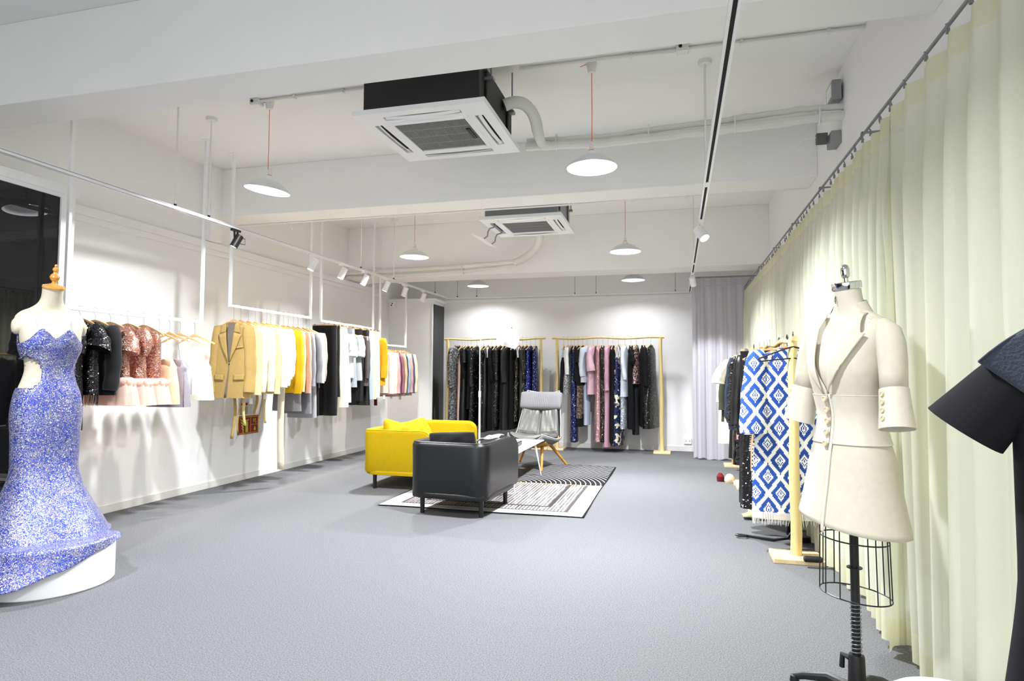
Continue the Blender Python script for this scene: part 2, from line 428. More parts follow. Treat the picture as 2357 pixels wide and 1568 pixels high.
# ------------------------------------------------------------------ air conditioners
def cassette(loc, dark, label, fallen=False):
    t = empty('air_conditioner', loc, 0, label, 'air conditioner', 'cassette air conditioners on the ceiling')
    hm = paint('black_housing', '#1d1d1f', 0.6, var=0.3, bs=.2) if dark else M_steel
    hb = MB(); hb.box(-.42, .42, -.42, .42, .045, .34)
    for k in range(-1, 2, 2):
        hb.box(k*.43-.008, k*.43+.008, -.3, -.25, .1, .3).box(k*.43-.008, k*.43+.008, .25, .3, .1, .3)
    hb.build('housing', hm, t, smooth=False, bevel=.012)
    for sx in (-1, 1):
        for sy in (-1, 1):
            MB().tube([(sx*.46, sy*.28, .24), (sx*.46, sy*.28, .55)], .006).cbox((sx*.445, sy*.28, .24), (.07, .05, .02)).build('hanger_bolt', M_steel, t, smooth=False)
    # panel with cut-out slots
    xs = [-.475, -.405, -.345, -.30, -.28, .28, .30, .345, .405, .475]
    holes = [(-.28, .28, .345, .405), (-.28, .28, -.405, -.345), (.345, .405, -.28, .28), (-.405, -.345, -.28, .28), (-.30, .30, -.30, .30)]
    pb = MB()
    for a, b_ in zip(xs, xs[1:]):
        for c, d in zip(xs, xs[1:]):
            mx, my = (a+b_)/2, (c+d)/2
            if any(h[0] < mx < h[1] and h[2] < my < h[3] for h in holes): continue
            pb.box(a, b_, c, d, 0, .035)
    p = pb.build('panel', M_white, t, smooth=False)
    MB().box(-.43, .43, -.43, .43, .0355, .046).build('air_duct', M_dark, t, smooth=False)
    for k in range(4):
        m = Matrix.Rotation(k*pi/2, 4, 'Z')
        if fallen and k == 1: continue
        lb = MB(); lb.sheet(14, 4, lambda u, v: m @ Vector((lerp(-.27, .27, u), .364+.020*v, .004+.012*v+.018*(1-(2*u-1)**2)*-0.6)), .006)
        lb.build('louver', M_white, t)
    gf = MB()
    for (a, b_, c, d) in ((-.30, -.262, -.30, .30), (.265, .30, -.30, .30), (-.262, .265, .262, .30), (-.262, .265, -.30, -.262)): gf.box(a, b_, c, d, -.006, .03)
    g = gf.build('grille_frame', M_white, t, smooth=False, bevel=.003)
    sl = MB(); n = 46
    for i in range(n):
        x = lerp(-.258, .262, i/(n-1)); sl.box(x-.0018, x+.0018, -.262, .262, 0, .012)
    for i in range(1, 4): y = lerp(-.262, .262, i/4); sl.box(-.262, .265, y-.003, y+.003, .001, .010)
    sl.build('grille', paint('grille_grey', '#9a9b9d', .5), g, smooth=False)
    MB().box(-.262, .265, -.262, .262, .014, .02).build('filter', M_dark, g, smooth=False)
    if not fallen: MB().box(.215, .245, -.09, .09, -.010, -.001).build('display_strip', M_blackpl, g, smooth=False, bevel=.002)
    if fallen:
        # one flap hangs open from two arms
        f = MB().sheet(12, 3, lambda u, v: (-.50-.13*v+.03*sin(pi*u), lerp(-.33, .33, u), -.155+.05*v-.02*sin(pi*u)), .008).build('louver', M_white, t)
        for y in (-.16, .16):
            MB().tube([(-.36, y, .01), (-.39, y, -.02), (-.44, y, -.03), (-.46, y, -.07), (-.465, y, -.12), (-.51, y, -.15)], .009).build('flap_arm', M_grey, t)
    return t
cassette((-1.66, 4.255, 3.05), True, 'large ceiling cassette air conditioner with black housing, nearest the viewer')
cassette((-1.69, 7.19, 3.04), False, 'grey-housed ceiling cassette air conditioner further back, one flap hanging open', True)
# insulated pipes
p1 = empty('insulated_pipe', (0, 0, 0), 0, 'white wrapped twin pipe run from the black air conditioner to the right wall', 'pipe')
def wob(pts, a, seed, n=3):
    rnd = random.Random(seed); out = []
    for p, q in zip(pts, pts[1:]):
        for k in range(n):
            t = k/n; out.append(Vector(p).lerp(Vector(q), t) + Vector((0, rnd.uniform(-a, a), rnd.uniform(-a, a))))
    out.append(Vector(pts[-1])); return out
up = bez((-1.23, 4.42, 3.30), (-1.08, 4.45, 3.38), (-1.02, 4.55, 3.28), (-1.03, 4.66, 3.19), 12)+bez((-1.03, 4.7, 3.17), (-1.03, 4.8, 3.13), (-1.05, 4.9, 3.15), (-1.0, 4.98, 3.18), 6)
MB().tube(up, [.045 if i < 13 else lerp(.042, .028, (i-13)/6) for i in range(len(up))], 12).build('elbow', M_dirtywhite, p1)
rr = random.Random(3)
pts = wob([(-1.2, 5.0, 3.19), (-.6, 5.03, 3.175), (.3, 5.05, 3.205), (1.22, 5.06, 3.235)], .004, 4, 14)
MB().tube(pts, [.036+rr.uniform(-.003, .003) for _ in pts], 10).build('lower_pipe', M_dirtywhite, p1)
pts = wob([(-1.2, 5.04, 3.25), (-.6, 5.05, 3.235), (.3, 5.06, 3.275), (.9, 5.06, 3.31), (1.22, 5.06, 3.30)], .003, 5, 10)
MB().tube(pts, [.024+rr.uniform(-.002, .002) for _ in pts], 10).build('upper_pipe', M_dirtywhite, p1)
for x in (-.95, -.2, .45, 1.05):
    MB().tube([(x, 5.045+.05*cos(a), 3.22+.068*sin(a)+.02*(x+1)/2) for a in [2*pi*k/12 for k in range(12)]], .006, 6, closed=True).build('pipe_strap', M_whitepl, p1)
p2 = empty('insulated_pipe', (0, 0, 0), 0, 'white wrapped pipe bending from the further air conditioner towards the left wall', 'pipe')
bend = bez((-1.72, 7.62, 3.16), (-1.70, 8.0, 3.15), (-1.78, 8.55, 3.02), (-2.28, 8.80, 2.92), 14)
MB().tube(bend, [.055]*10+[.058, .056, .054, .05, .046], 12).build('bend', M_dirtywhite, p2)
pts = wob([(-2.25, 8.79, 2.93), (-3.1, 8.86, 2.90), (-4.2, 8.88, 2.885), (-5.06, 8.88, 2.875)], .003, 8, 8)
MB().tube(pts, .034, 10).build('upper_pipe', M_dirtywhite, p2)
pts = wob([(-2.25, 8.80, 2.87), (-3.1, 8.86, 2.83), (-4.2, 8.88, 2.805), (-5.06, 8.88, 2.80)], .003, 9, 8)
MB().tube(pts, .022, 10).build('lower_pipe', M_dirtywhite, p2)
for x in (-3.1, -4.6):
    MB().tube([(x, 8.87+.05*cos(a), 2.865+.075*sin(a)) for a in [2*pi*k/12 for k in range(12)]], .008, 6, closed=True).build('pipe_strap', M_whitepl, p2)
# drive units / boxes at the right end of the pipes
rb = empty('control_box', (XR-.03, 5.12, 3.44), 0, 'flat grey control box on the right wall above the pipe end', 'control box')
MB().box(-.05, .015, -.10, .10, -.09, .06).build('box_body', M_grey, rb, smooth=False, bevel=.006)
MB().box(-.053, -.049, -.07, .07, -.06, .04).build('cover', M_whitepl, rb, smooth=False)
rb = empty('power_socket', (XR-.02, 5.20, 3.10), 0, 'grey power socket with a plug and looping white lead under the pipe end', 'socket')
MB().box(-.05, .02, -.08, .08, -.05, .05).build('socket_body', M_grey, rb, smooth=False, bevel=.005)
MB().box(-.14, -.06, -.02, .03, -.02, .06).build('plug', paint('dark_plug', '#5b5b58', .6), rb, smooth=False, bevel=.005)
MB().tube(bez((-.13, 0, .03), (-.36, 0, .06), (-.32, 0, -.17), (-.08, 0, -.04), 16), .004).build('lead', M_whitepl, rb)

# ------------------------------------------------------------------ lighting tracks
ZT = 2.67
def track(name, a, b_, label, rods, joints=(), canopies=()):
    a, b_ = Vector(a), Vector(b_); L = (b_-a).length
    rz = math.atan2((b_-a).y, (b_-a).x)
    t = empty(name, a, rz, label, 'lighting track')
    rail = MB().box(0, L, -.023, -.009, -.012, .010).box(0, L, .009, .023, -.012, .010).box(0, L, -.023, .023, .004, .014)
    rail.build('rail', M_white, t, smooth=False, bevel=.0015)
    MB().box(0, L, -.009, .009, -.006, .004).build('slot', M_dark, t, smooth=False)
    for j in joints: MB().cbox((j, 0, 0), (.11, .038, .026)).build('joint', M_whitepl, t, smooth=False, bevel=.003)
    for (s, top, can) in rods:
        MB().tube([(s, 0, .012), (s, 0, top-ZT)], .0075 if can else .004, 8).build('suspension_rod', M_grey if not can else M_whitepl, t)
        MB().cbox((s, 0, .022), (.016, .016, .03)).build('rod_clip', M_black, t, smooth=False)
        if can == 1: MB().lathe([(0, top-ZT-.03), (.045, top-ZT-.03), (.05, top-ZT-.012), (.05, top-ZT), (0, top-ZT)], 20, (s, 0, 0)).build('canopy', M_whitepl, t)
    return t
XT = -4.06; XTR = 0.22
track('lighting_track', (XT, .6, ZT), (XT, 10.78, ZT), 'long white spotlight track running along the left wall', [(.9, ZC, 1), (4.09-.0, ZC, 1), (6.9, ZC, 1), (3.7, ZC, 2), (7.9, ZC, 1), (9.55, ZC, 0)], (3.75, 6.55, 9.2))
track('lighting_track', (XTR, .6, ZT), (XTR, 10.76, ZT), 'white spotlight track running near the curtain side', [(1.2, ZC, 1), (4.1, ZC, 1), (7.45, ZC, 1), (4.2, ZC, 0)], (1.62, 4.05, 7.4, 9.2))
track('lighting_track', (XT, 10.80, ZT), (XTR, 10.80, ZT), 'white track crossing in front of the back wall', [(.18, ZC, 0), (.55, ZC, 0), (2.35, ZC, 0), (2.72, ZC, 0), (4.05, ZC, 0)], (2.5,))

def spotlight(loc, tgt, label, mat=M_white, power=P_SPOT, group=None, size=58, color=(1.0, .90, .76), style='white', r=.039, ln=.145):
    t = empty('track_spotlight', loc, 0, label, 'spotlight', group)
    MB().box(-.018, .018, -.055, .055, -.032, -.008).build('adapter', mat, t, smooth=False, bevel=.003)
    d = (Vector(tgt)-Vector(loc)).normalized()
    c0 = Vector((0, .02, -.115))
    q = d.to_track_quat('Z', 'Y').to_matrix().to_4x4()
    M = Matrix.Translation(c0) @ q
    if style == 'black':
        for y in (.0, .045): MB().tube([(0, y-.02, -.03), (0, y-.015, -.085), c0+Vector((0, y-.03, .0))], .006, 6, flat=2.0).build('arm', mat, t)
        MB().tube([(0, .03, -.09), (.05, .07, -.09), (.06, .06, -.15), (.01, .03, -.14)], .004, 6).build('lead', mat, t)
    else:
        MB().tube([(0, .02, -.03), (0, .03, -.075), (0, .035, -.09), (0, .02, -.12)], .007, 8).build('arm', mat, t)
    MB().lathe([(0, -ln*.45), (r*.92, -ln*.45), (r, -ln*.42), (r, ln*.55), (r*.9, ln*.55), (r*.86, ln*.47), (0, ln*.47)], 24, m=M).build('head', mat, t)
    MB().lathe([(0, 0), (r*.82, 0), (r*.82, .004), (0, .004)], 20, m=M @ Matrix.Translation((0, 0, ln*.48))).build('lens', emit('spot_lens', (1, .93, .82), 6.0 if power > 0 else 0.0) if power else M_grey, t)
    if power:
        ld = bpy.data.lights.new('spot', 'SPOT'); ld.energy = power; ld.color = color; ld.spot_size = R(size); ld.spot_blend = .55; ld.shadow_soft_size = .025
        lo = bpy.data.objects.new('spot_light', ld); COL.objects.link(lo); lo.parent = t
        lo.matrix_local = Matrix.Translation(c0+d*(ln*.62)) @ d.to_track_quat('-Z', 'Y').to_matrix().to_4x4()
    return t
spotlight((XT, 5.05, ZT), (-4.93, 4.35, .4), 'black cylindrical track spotlight, the only black one', M_black, P_SPOT, None, 60, style='black', r=.037, ln=.13)
ys = [6.36, 7.02, 7.60, 8.25, 8.88, 9.62]; tg = [(-4.93, 5.7, .4), (-4.93, 6.4, .4), (-4.93, 7.1, .4), (-4.93, 7.9, .4), (-4.93, 8.9, .4), (-4.8, 9.8, .4)]
lab = ['first white track spotlight after the black one', 'second white track spotlight after the black one', 'third white track spotlight after the black one', 'fourth white track spotlight after the black one', 'fifth white track spotlight, second from the far end of the left track', 'white track spotlight at the far end of the left track']
for y, g, l in zip(ys, tg, lab): spotlight((XT, y, ZT), g, l, group='white spotlights on the left track', power=P_SPOT)
spotlight((XT, 2.35, ZT), (-4.93, 3.6, .4), 'white track spotlight nearest the viewer, above the sequin gown', group='white spotlights on the left track', power=P_SPOT*.3)
spotlight((XTR, 5.75, ZT), (1.0, 4.9, 1.2), 'larger white track spotlight on the right track over the pendant gap', power=P_SPOT*.15, r=.045, ln=.13, color=(1, .95, .88))
spotlight((XTR, 8.75, ZT), (.6, 9.9, 1.0), 'white track spotlight at the far end of the right track before the grey curtain', power=P_SPOT*1.3, r=.04, ln=.13, color=(.95, .96, 1))

# ------------------------------------------------------------------ pendant lamps
M_shade = paint('shade_enamel', '#e2e4e6', 0.35, var=.01)
def pendant(loc, zrim, tilt, label, power=P_LAMP, lit=True):
    x, y = loc
    t = empty('pendant_lamp', (x, y, ZC), 0, label, 'pendant lamp', 'round metal pendant lamps')
    D = ZC-zrim
    MB().lathe([(0, 0), (.038, 0), (.040, -.01), (.026, -.075), (0, -.078)], 20).build('ceiling_cup', M_whitepl, t)
    MB().tube([(0, 0, -.07), (.002, 0, -D*.5), (0, 0, -D+.17)], .0028, 6).build('cord', M_orange, t)
    MB().tube([(.03, .0, -.004), (-.05, .0, -.008), (-.085, .0, -.02)], .003, 6).build('feed_wire', M_orange, t)
    Mx = Matrix.Translation((0, 0, -D)) @ Matrix.Rotation(R(tilt), 4, 'Y')
    MB().lathe([(0, .185), (.006, .185), (.008, .165), (.015, .16), (.016, .125), (.012, .118), (0, .118)], 14, m=Mx).build('socket', M_whitepl, t)
    MB().tube([Mx @ Vector((.017*cos(a), .017*sin(a), .123)) for a in [2*pi*k/12 for k in range(12)]], .002, 5, closed=True).build('orange_ring', M_orange, t)
    MB().lathe([(0, .118), (.022, .116), (.034, .1), (.036, .078), (.034, .076), (0, .075)], 20, m=Mx).build('neck', M_steel if False else M_white, t)
    prof = [(.03, .078), (.065, .074), (.085, .070), (.12, .052), (.155, .026), (.176, .002), (.185, -.010), (.182, -.011), (.172, .0), (.151, .022), (.117, .047), (.082, .064), (.03, .071)]
    MB().lathe(prof, 48, m=Mx).build('lamp_shade', M_shade, t)
    MB().lathe([(0, .052), (.02, .053), (.045, .057), (.055, .064), (.0, .068)], 20, m=Mx).build('bulb', emit('bulb_glow', (.93, .965, 1.0), 26.0), t)
    if lit:
        ld = bpy.data.lights.new('pendant', 'AREA'); ld.shape = 'DISK'; ld.size = .15; ld.energy = power; ld.color = (.965, .98, 1.0); ld.spread = R(143)
        lo = bpy.data.objects.new('lamp_light', ld); COL.objects.link(lo); lo.parent = t
        lo.matrix_local = Mx @ Matrix.Translation((0, 0, .050))
    return t
pendant((-3.32, 4.505), 2.835, 8, 'pendant lamp left of the black air conditioner, shade slightly tilted', power=P_LAMP*.6)
pendant((-.59, 4.53), 2.82, -1, 'pendant lamp right of the black air conditioner, the brightest and nearest', power=P_LAMP*1.2)
pendant((-3.262, 7.43), 2.80, 1, 'pendant lamp left of the further air conditioner, over the left clothes rails', power=P_LAMP*.85)
pendant((-.59, 7.62), 2.785, 0, 'pendant lamp right of the further air conditioner, between the beams', power=P_LAMP*1.2)
pendant((-3.29, 10.2), 2.80, 0, 'half-hidden pendant lamp behind the rear beam, over the left branch rack', power=P_LAMP*.16)
pendant((-.66, 10.1), 2.80, 0, 'half-hidden pendant lamp behind the rear beam, over the right branch rack', power=P_LAMP*.16)
pendant((-3.3, 1.7), 2.83, 0, 'unseen pendant lamp added for fill light above the viewer, left side', power=P_LAMP*.5)  # this and the next two are out-of-view lamps added as fill light
pendant((-.6, 1.7), 2.83, 0, 'unseen pendant lamp added for fill light above the viewer, right side', power=P_LAMP*.5)
pendant((-2.0, -1.2), 2.83, 0, 'unseen pendant lamp added for fill light in the bay behind the viewer', power=P_LAMP*.5)

# ------------------------------------------------------------------ curtains
def curtain(name, y0, y1, x0, amp, seed, label, cat, mat, matband, ztop, along='y', pitch=.13, bot=.02, hooks=True, band=True, group=None, gather=1.0):
    rnd = random.Random(seed); t = empty(name, (0, 0, 0), 0, label, cat, group)
    n = max(2, int((y1-y0)/pitch)); knots = []
    y = y0; ph = [(rnd.uniform(.7, 1.35), rnd.uniform(.55, 1.25), rnd.uniform(-.3, .3)) for _ in range(n+2)]
    tot = sum(p[0] for p in ph[:n]); cum = [0]
    for p in ph[:n]: cum.append(cum[-1]+p[0]/tot)
    nu = n*10
    def pos(s, z):
        k = min(n-1, int(s*n)); f = s*n-k
        yy = lerp(y0, y1, lerp(cum[k], cum[k+1], f)); A = amp*ph[k][1]
        hz = (ztop-z)/(ztop-bot)
        a0 = A*(.45+.55*min(1, hz*5))*(1-.15*hz)
        off = a0*(-cos(2*pi*f)+.35*sin(4*pi*f+ph[k][2]*3))*.5
        drift = .03*sin(3.1*s*n/5+seed)*hz + .018*sin(17.0*s+seed)*hz
        yy += .35*a0*sin(2*pi*f)*(.3+.7*min(1, hz*4))*.6 + ph[k][2]*.02*hz
        x = x0+off+drift
        return (x, yy, z) if along == 'y' else (yy, x, z)
    top = ztop-(.10 if band else 0); hem = bot+.13
    zs = [top-(top-hem)*i/14 for i in range(15)]
    MB().grid(nu, 14, lambda u, v: pos(u, zs[int(round(v*14))])).build('fabric', mat, t, auto=0)
    MB().grid(nu, 2, lambda u, v: pos(u, lerp(hem, bot+.012*sin(u*n*2.3)+.01*sin(u*40), v))).build('hem', matband, t, auto=0)
    if band: MB().grid(nu, 2, lambda u, v: pos(u, lerp(ztop-.004*(1+sin(u*n*6.28)), top, v))).build('heading_tape', matband, t, auto=0)
    if hooks:
        hk = MB().tube([(0, 0, 0), (0, 0, .03), (-.006, 0, .038)], .004, 6).cbox((0, 0, .01), (.012, .01, .02))
        o0 = None
        for k in range(0, n+1):
            p = pos(min(.9999, k/n), ztop)
            if o0 is None: o0 = hk.build('curtain_hook', M_steel, t, smooth=False); o = o0
            else: o = o0.copy(); COL.objects.link(o); o.parent = t
            o.location = p
    return t
curtain('sheer_curtain', 3.30, 9.95, 1.02, .10, 5, 'long pale yellow sheer curtain panel covering the far part of the right side', 'curtain', M_sheer, M_sheerhem, 2.56, pitch=.135, group='pale yellow sheer curtains')
curtain('sheer_curtain', .7, 3.42, 1.0, .09, 11, 'nearest pale yellow sheer curtain panel at the right edge of the view', 'curtain', M_sheer, M_sheerhem, 2.56, pitch=.17, group='pale yellow sheer curtains')
cr = empty('curtain_rail', (1.0, 0, 2.615), 0, 'thin dark curtain rail above the yellow sheers', 'curtain rail')
MB().box(-.005, .005, .6, 9.98, -.006, .006).build('rail', M_steel, cr, smooth=False)
for y in (1.2, 2.4, 3.75, 4.8, 5.9, 7.0, 8.2, 9.4): MB().box(-.008, .23, y-.012, y+.012, .008, .014).box(-.01, .01, y-.012, y+.012, .0, .014).build('bracket', M_steel, cr, smooth=False)
curtain('grey_curtain', .235, 1.10, 10.02, .075, 21, 'floor-length lilac grey curtain hanging in the far right corner', 'curtain', M_greycurt, M_greycurt, 2.77, along='x', pitch=.14, hooks=False, band=False, bot=.015)
tubething('curtain_wire', [(.24, 9.97, 2.62), (.5, 9.94, 2.645), (.85, 9.94, 2.66), (1.1, 9.96, 2.655)], .006, M_greycurt, 'sagging wire crossing the top of the grey curtain', 'wire')
cb = empty('curtain_pole', (0, 10.02, 2.785), 0, 'slim pole carrying the grey curtain, behind the rear beam', 'curtain pole')
MB().tube([(.2, 0, 0), (XR, 0, 0)], .012).build('pole', M_grey, cb)
MB().box(.22, .26, -.02, .02, .0, ZC-2.785).build('bracket', M_whitepl, cb, smooth=False)
# ------------------------------------------------------------------ small wall things
sc_ = empty('security_camera', (-4.96, 10.36, 2.53), 0, 'small white two-lens device high in the far left corner', 'camera')
MB().cbox((0, 0, 0), (.09, .07, .075)).build('camera_body', M_white, sc_, smooth=False, bevel=.012)
MB().box(-.02, .02, .03, .07, -.02, .02).build('mount', M_white, sc_, smooth=False)
for x, z in ((.008, .016), (-.006, -.016)): MB().lathe([(0, 0), (.011, 0), (.011, .006), (0, .008)], 14, m=Matrix.Translation((x, -.035, z)) @ Matrix.Rotation(R(90), 4, 'X')).build('lens', M_dark, sc_)
so = empty('wall_socket', (.17, YB-.02, .175), 0, 'white wall socket low on the back wall beside the grey curtain', 'socket')
MB().box(-.06, .06, -.012, .02, -.05, .05).build('plate', M_white, so, smooth=False, bevel=.006)
for x in (-.03, .03):
    MB().box(x-.008, x-.004, -.0135, -.011, -.012, .012).box(x+.004, x+.008, -.0135, -.011, -.012, .012).build('socket_holes', M_dark, so, smooth=False)
# fire notice on the left wall
M_red = paint('sign_red', '#8e1f24', .5); M_lime = paint('sign_lime', '#b9cf2a', .5); M_gold = paint('sign_gold', '#c8922a', .5)
fs = empty('fire_extinguisher_sign', (XL+.003, 6.63, .655), 0, 'dark red fire extinguisher sign with lime symbols low on the left wall', 'sign')
def yz(mb, y0, y1, z0, z1, d0=0, d1=.002): return mb.box(d0, d1, y0, y1, z0, z1)
yz(MB(), -.19, .19, -.11, .11, 0, .004).build('sign_board', M_red, fs, smooth=False)
b_ = MB(); yz(b_, -.185, .185, .092, .102, .004, .006); yz(b_, -.185, .185, -.102, -.092, .004, .006); yz(b_, -.185, -.175, -.1, .1, .004, .006); yz(b_, .175, .185, -.1, .1, .004, .006); yz(b_, .035, .043, -.1, .1, .004, .006); yz(b_, .04, .18, -.005, .003, .004, .006)
b_.build('border', M_gold, fs, smooth=False)
e_ = MB(); yz(e_, -.055, -.01, -.085, .035, .004, .007); yz(e_, -.045, -.02, .035, .055, .004, .007); yz(e_, -.05, .0, .055, .066, .004, .007); yz(e_, -.055, -.045, .03, .06, .004, .007)
e_.build('extinguisher_symbol', M_lime, fs, smooth=False)
f_ = MB()
for k in range(5):
    f_.add([(.006, -.155+.012*k, .07-.036*k), (.006, -.09, .03-.033*k), (.006, -.085, .042-.033*k), (.006, -.15+.012*k, .085-.036*k)], [(0, 1, 2, 3)])
f_.build('flame_symbol', M_lime, fs, smooth=False)
g_ = MB(); g_.lathe([(0, 0), (.018, 0), (.018, .002), (0, .002)], 14, m=Matrix.Translation((.004, .12, -.06)) @ Matrix.Rotation(R(90), 4, 'Y')); g_.add([(.0062, .105, -.05), (.0062, .135, -.05), (.0062, .12, -.015)], [(0, 1, 2)]); yz(g_, .09, .10, .03, .07, .004, .006); yz(g_, .12, .15, .02, .03, .004, .006); yz(g_, .115, .13, .04, .075, .004, .006)
g_.build('water_symbol', M_lime, fs, smooth=False)
ns = empty('printed_notice', (XL+.003, 6.56, .86), 0, 'small printed notice with red heading above the fire extinguisher sign', 'notice')
yz(MB(), -.10, .13, -.075, .075, 0, .003).build('notice_sheet', paint('notice_paper', '#d9d6cf', .8), ns, smooth=False)
yz(MB(), -.09, .05, -.06, .02, .003, .0045).build('picture', paint('notice_picture', '#b3ad82', .8), ns, smooth=False)
b2 = MB()
for k in range(3): yz(b2, -.09+.05*k, -.055+.05*k, .035, .065, .003, .0045)
yz(b2, -.09, .05, -.072, -.066, .003, .0045)
b2.build('heading', M_red, ns, smooth=False)
#PART3
# ================================================================== rug
def mk_rug():
    m, nt, b, N, L = new_mat('patterned_rug'); s = N.new('ShaderNodeSeparateXYZ'); v = coords(nt); L.new(v, s.inputs[0])
    x, y = s.outputs['X'], s.outputs['Y']   # rug centre frame: x -1.01..1.01, y -1.57..1.57, fold at y=.06
    BK, WH, GR, YE = lin('#1b1c1f'), lin('#cdcdd0'), lin('#8d8788'), lin('#d8b528')
    dx = math_(nt, 'ADD', x, .12); dy = math_(nt, 'SUBTRACT', y, .02)
    r = math_(nt, 'SQRT', math_(nt, 'ADD', math_(nt, 'MULTIPLY', dx, dx), math_(nt, 'MULTIPLY', dy, dy)))
    arcs = math_(nt, 'GREATER_THAN', math_(nt, 'FRACT', math_(nt, 'DIVIDE', r, .058)), .83)
    far = mixc(nt, arcs, BK, WH)
    # near half: nested rectangles, distance from the rug edge
    ex = math_(nt, 'SUBTRACT', 1.01, math_(nt, 'ABSOLUTE', x)); ey = math_(nt, 'ADD', y, 1.57)
    e = math_(nt, 'MINIMUM', ex, ey)
    nz = noise(nt, coords(nt, (3, .25, 1)), 10, 3, .7); n2 = noise(nt, coords(nt, (26, 3, 1)), 1.0, 4, .7)
    st = math_(nt, 'GREATER_THAN', math_(nt, 'FRACT', math_(nt, 'DIVIDE', x, .034)), .5)
    strk = mixc(nt, math_(nt, 'MULTIPLY', st, math_(nt, 'ADD', .3, n2)), lin('#b0abac'), lin('#2c282a'))
    strk = mixc(nt, math_(nt, 'GREATER_THAN', nz, .56), strk, lin('#8c8687'))
    near = mixc(nt, math_(nt, 'GREATER_THAN', e, .17), WH, strk)
    def band(col_in, a, b_, c):
        k = math_(nt, 'MULTIPLY', math_(nt, 'GREATER_THAN', e, a), math_(nt, 'LESS_THAN', e, b_)); return mixc(nt, k, col_in, c)
    near = band(near, .17, .20, lin('#4a4748')); near = band(near, .36, .40, lin('#3a3839'))
    c = mixc(nt, math_(nt, 'GREATER_THAN', y, .06), near, far)
    k = math_(nt, 'MULTIPLY', math_(nt, 'GREATER_THAN', y, .05), math_(nt, 'LESS_THAN', y, .062)); c = mixc(nt, k, c, YE)
    ee = math_(nt, 'MINIMUM', ex, math_(nt, 'MINIMUM', ey, math_(nt, 'SUBTRACT', 1.57, y)))
    c = mixc(nt, math_(nt, 'LESS_THAN', ee, .012), c, BK)
    L.new(c, b.inputs['Base Color']); b.inputs['Roughness'].default_value = .9; b.inputs['Specular IOR Level'].default_value = .15
    return m
def rugf(u, v):
    x, y = lerp(-1.01, 1.01, u), lerp(-1.57, 1.57, v)
    ed = min(1-abs(2*u-1), 1-abs(2*v-1))
    k = max(0, 1-ed*9)
    lift = .004 + k*.012*(.5+.5*sin(9*u+14*v))*(.4+.6*v)
    return (x+.008*sin(7*v+2), y+.012*sin(8*u), lift)
rug = MB().sheet(60, 80, rugf, .004).build('rug', mk_rug(), loc=(-1.835, 7.23, 0.004), auto=0)
tag(rug, 'large patterned rug, black with white arcs on one half and grey striped on the other', 'rug')

# ================================================================== seating
def cushion_fn(wx, wz, th, seed=0, wr=.006):
    rnd = random.Random(seed); ph = [rnd.uniform(0, 6) for _ in range(6)]
    def f(side):
        def g(u, v):
            a, b_ = 2*u-1, 2*v-1
            pin = 1-.10*(a*a*b_*b_)
            x = a*wx/2*(1-.09*(1-b_*b_)*0+.0)*(1-.07*(1-abs(b_))**1*abs(a)**3)*1.0; z = b_*wz/2*(1-.07*(1-abs(a))*abs(b_)**3)
            t = max(0.0, (1-abs(a)**2.6))**.6*max(0.0, (1-abs(b_)**2.6))**.6
            wrk = wr*(sin(9*a+4*b_+ph[0])+sin(7*b_-5*a+ph[1])+.6*sin(15*a*b_+ph[2]))*t
            return (x*pin, side*(th/2*t)+wrk*side, z*pin)
        return g
    return f
def cushion(name, loc, rot, wx, wz, th, mat, label, cat='cushion', group=None, seed=0, parent=None):
    f = cushion_fn(wx, wz, th, seed); mb = MB(); mb.grid(22, 22, f(-1)); mb.grid(22, 22, lambda u, v: f(1)(1-u, v))
    o = mb.build(name, mat, parent, loc=loc, auto=0); o.rotation_euler = rot
    w_ = o.modifiers.new('weld', 'WELD'); w_.merge_threshold = .002
    return tag(o, label, cat, group)

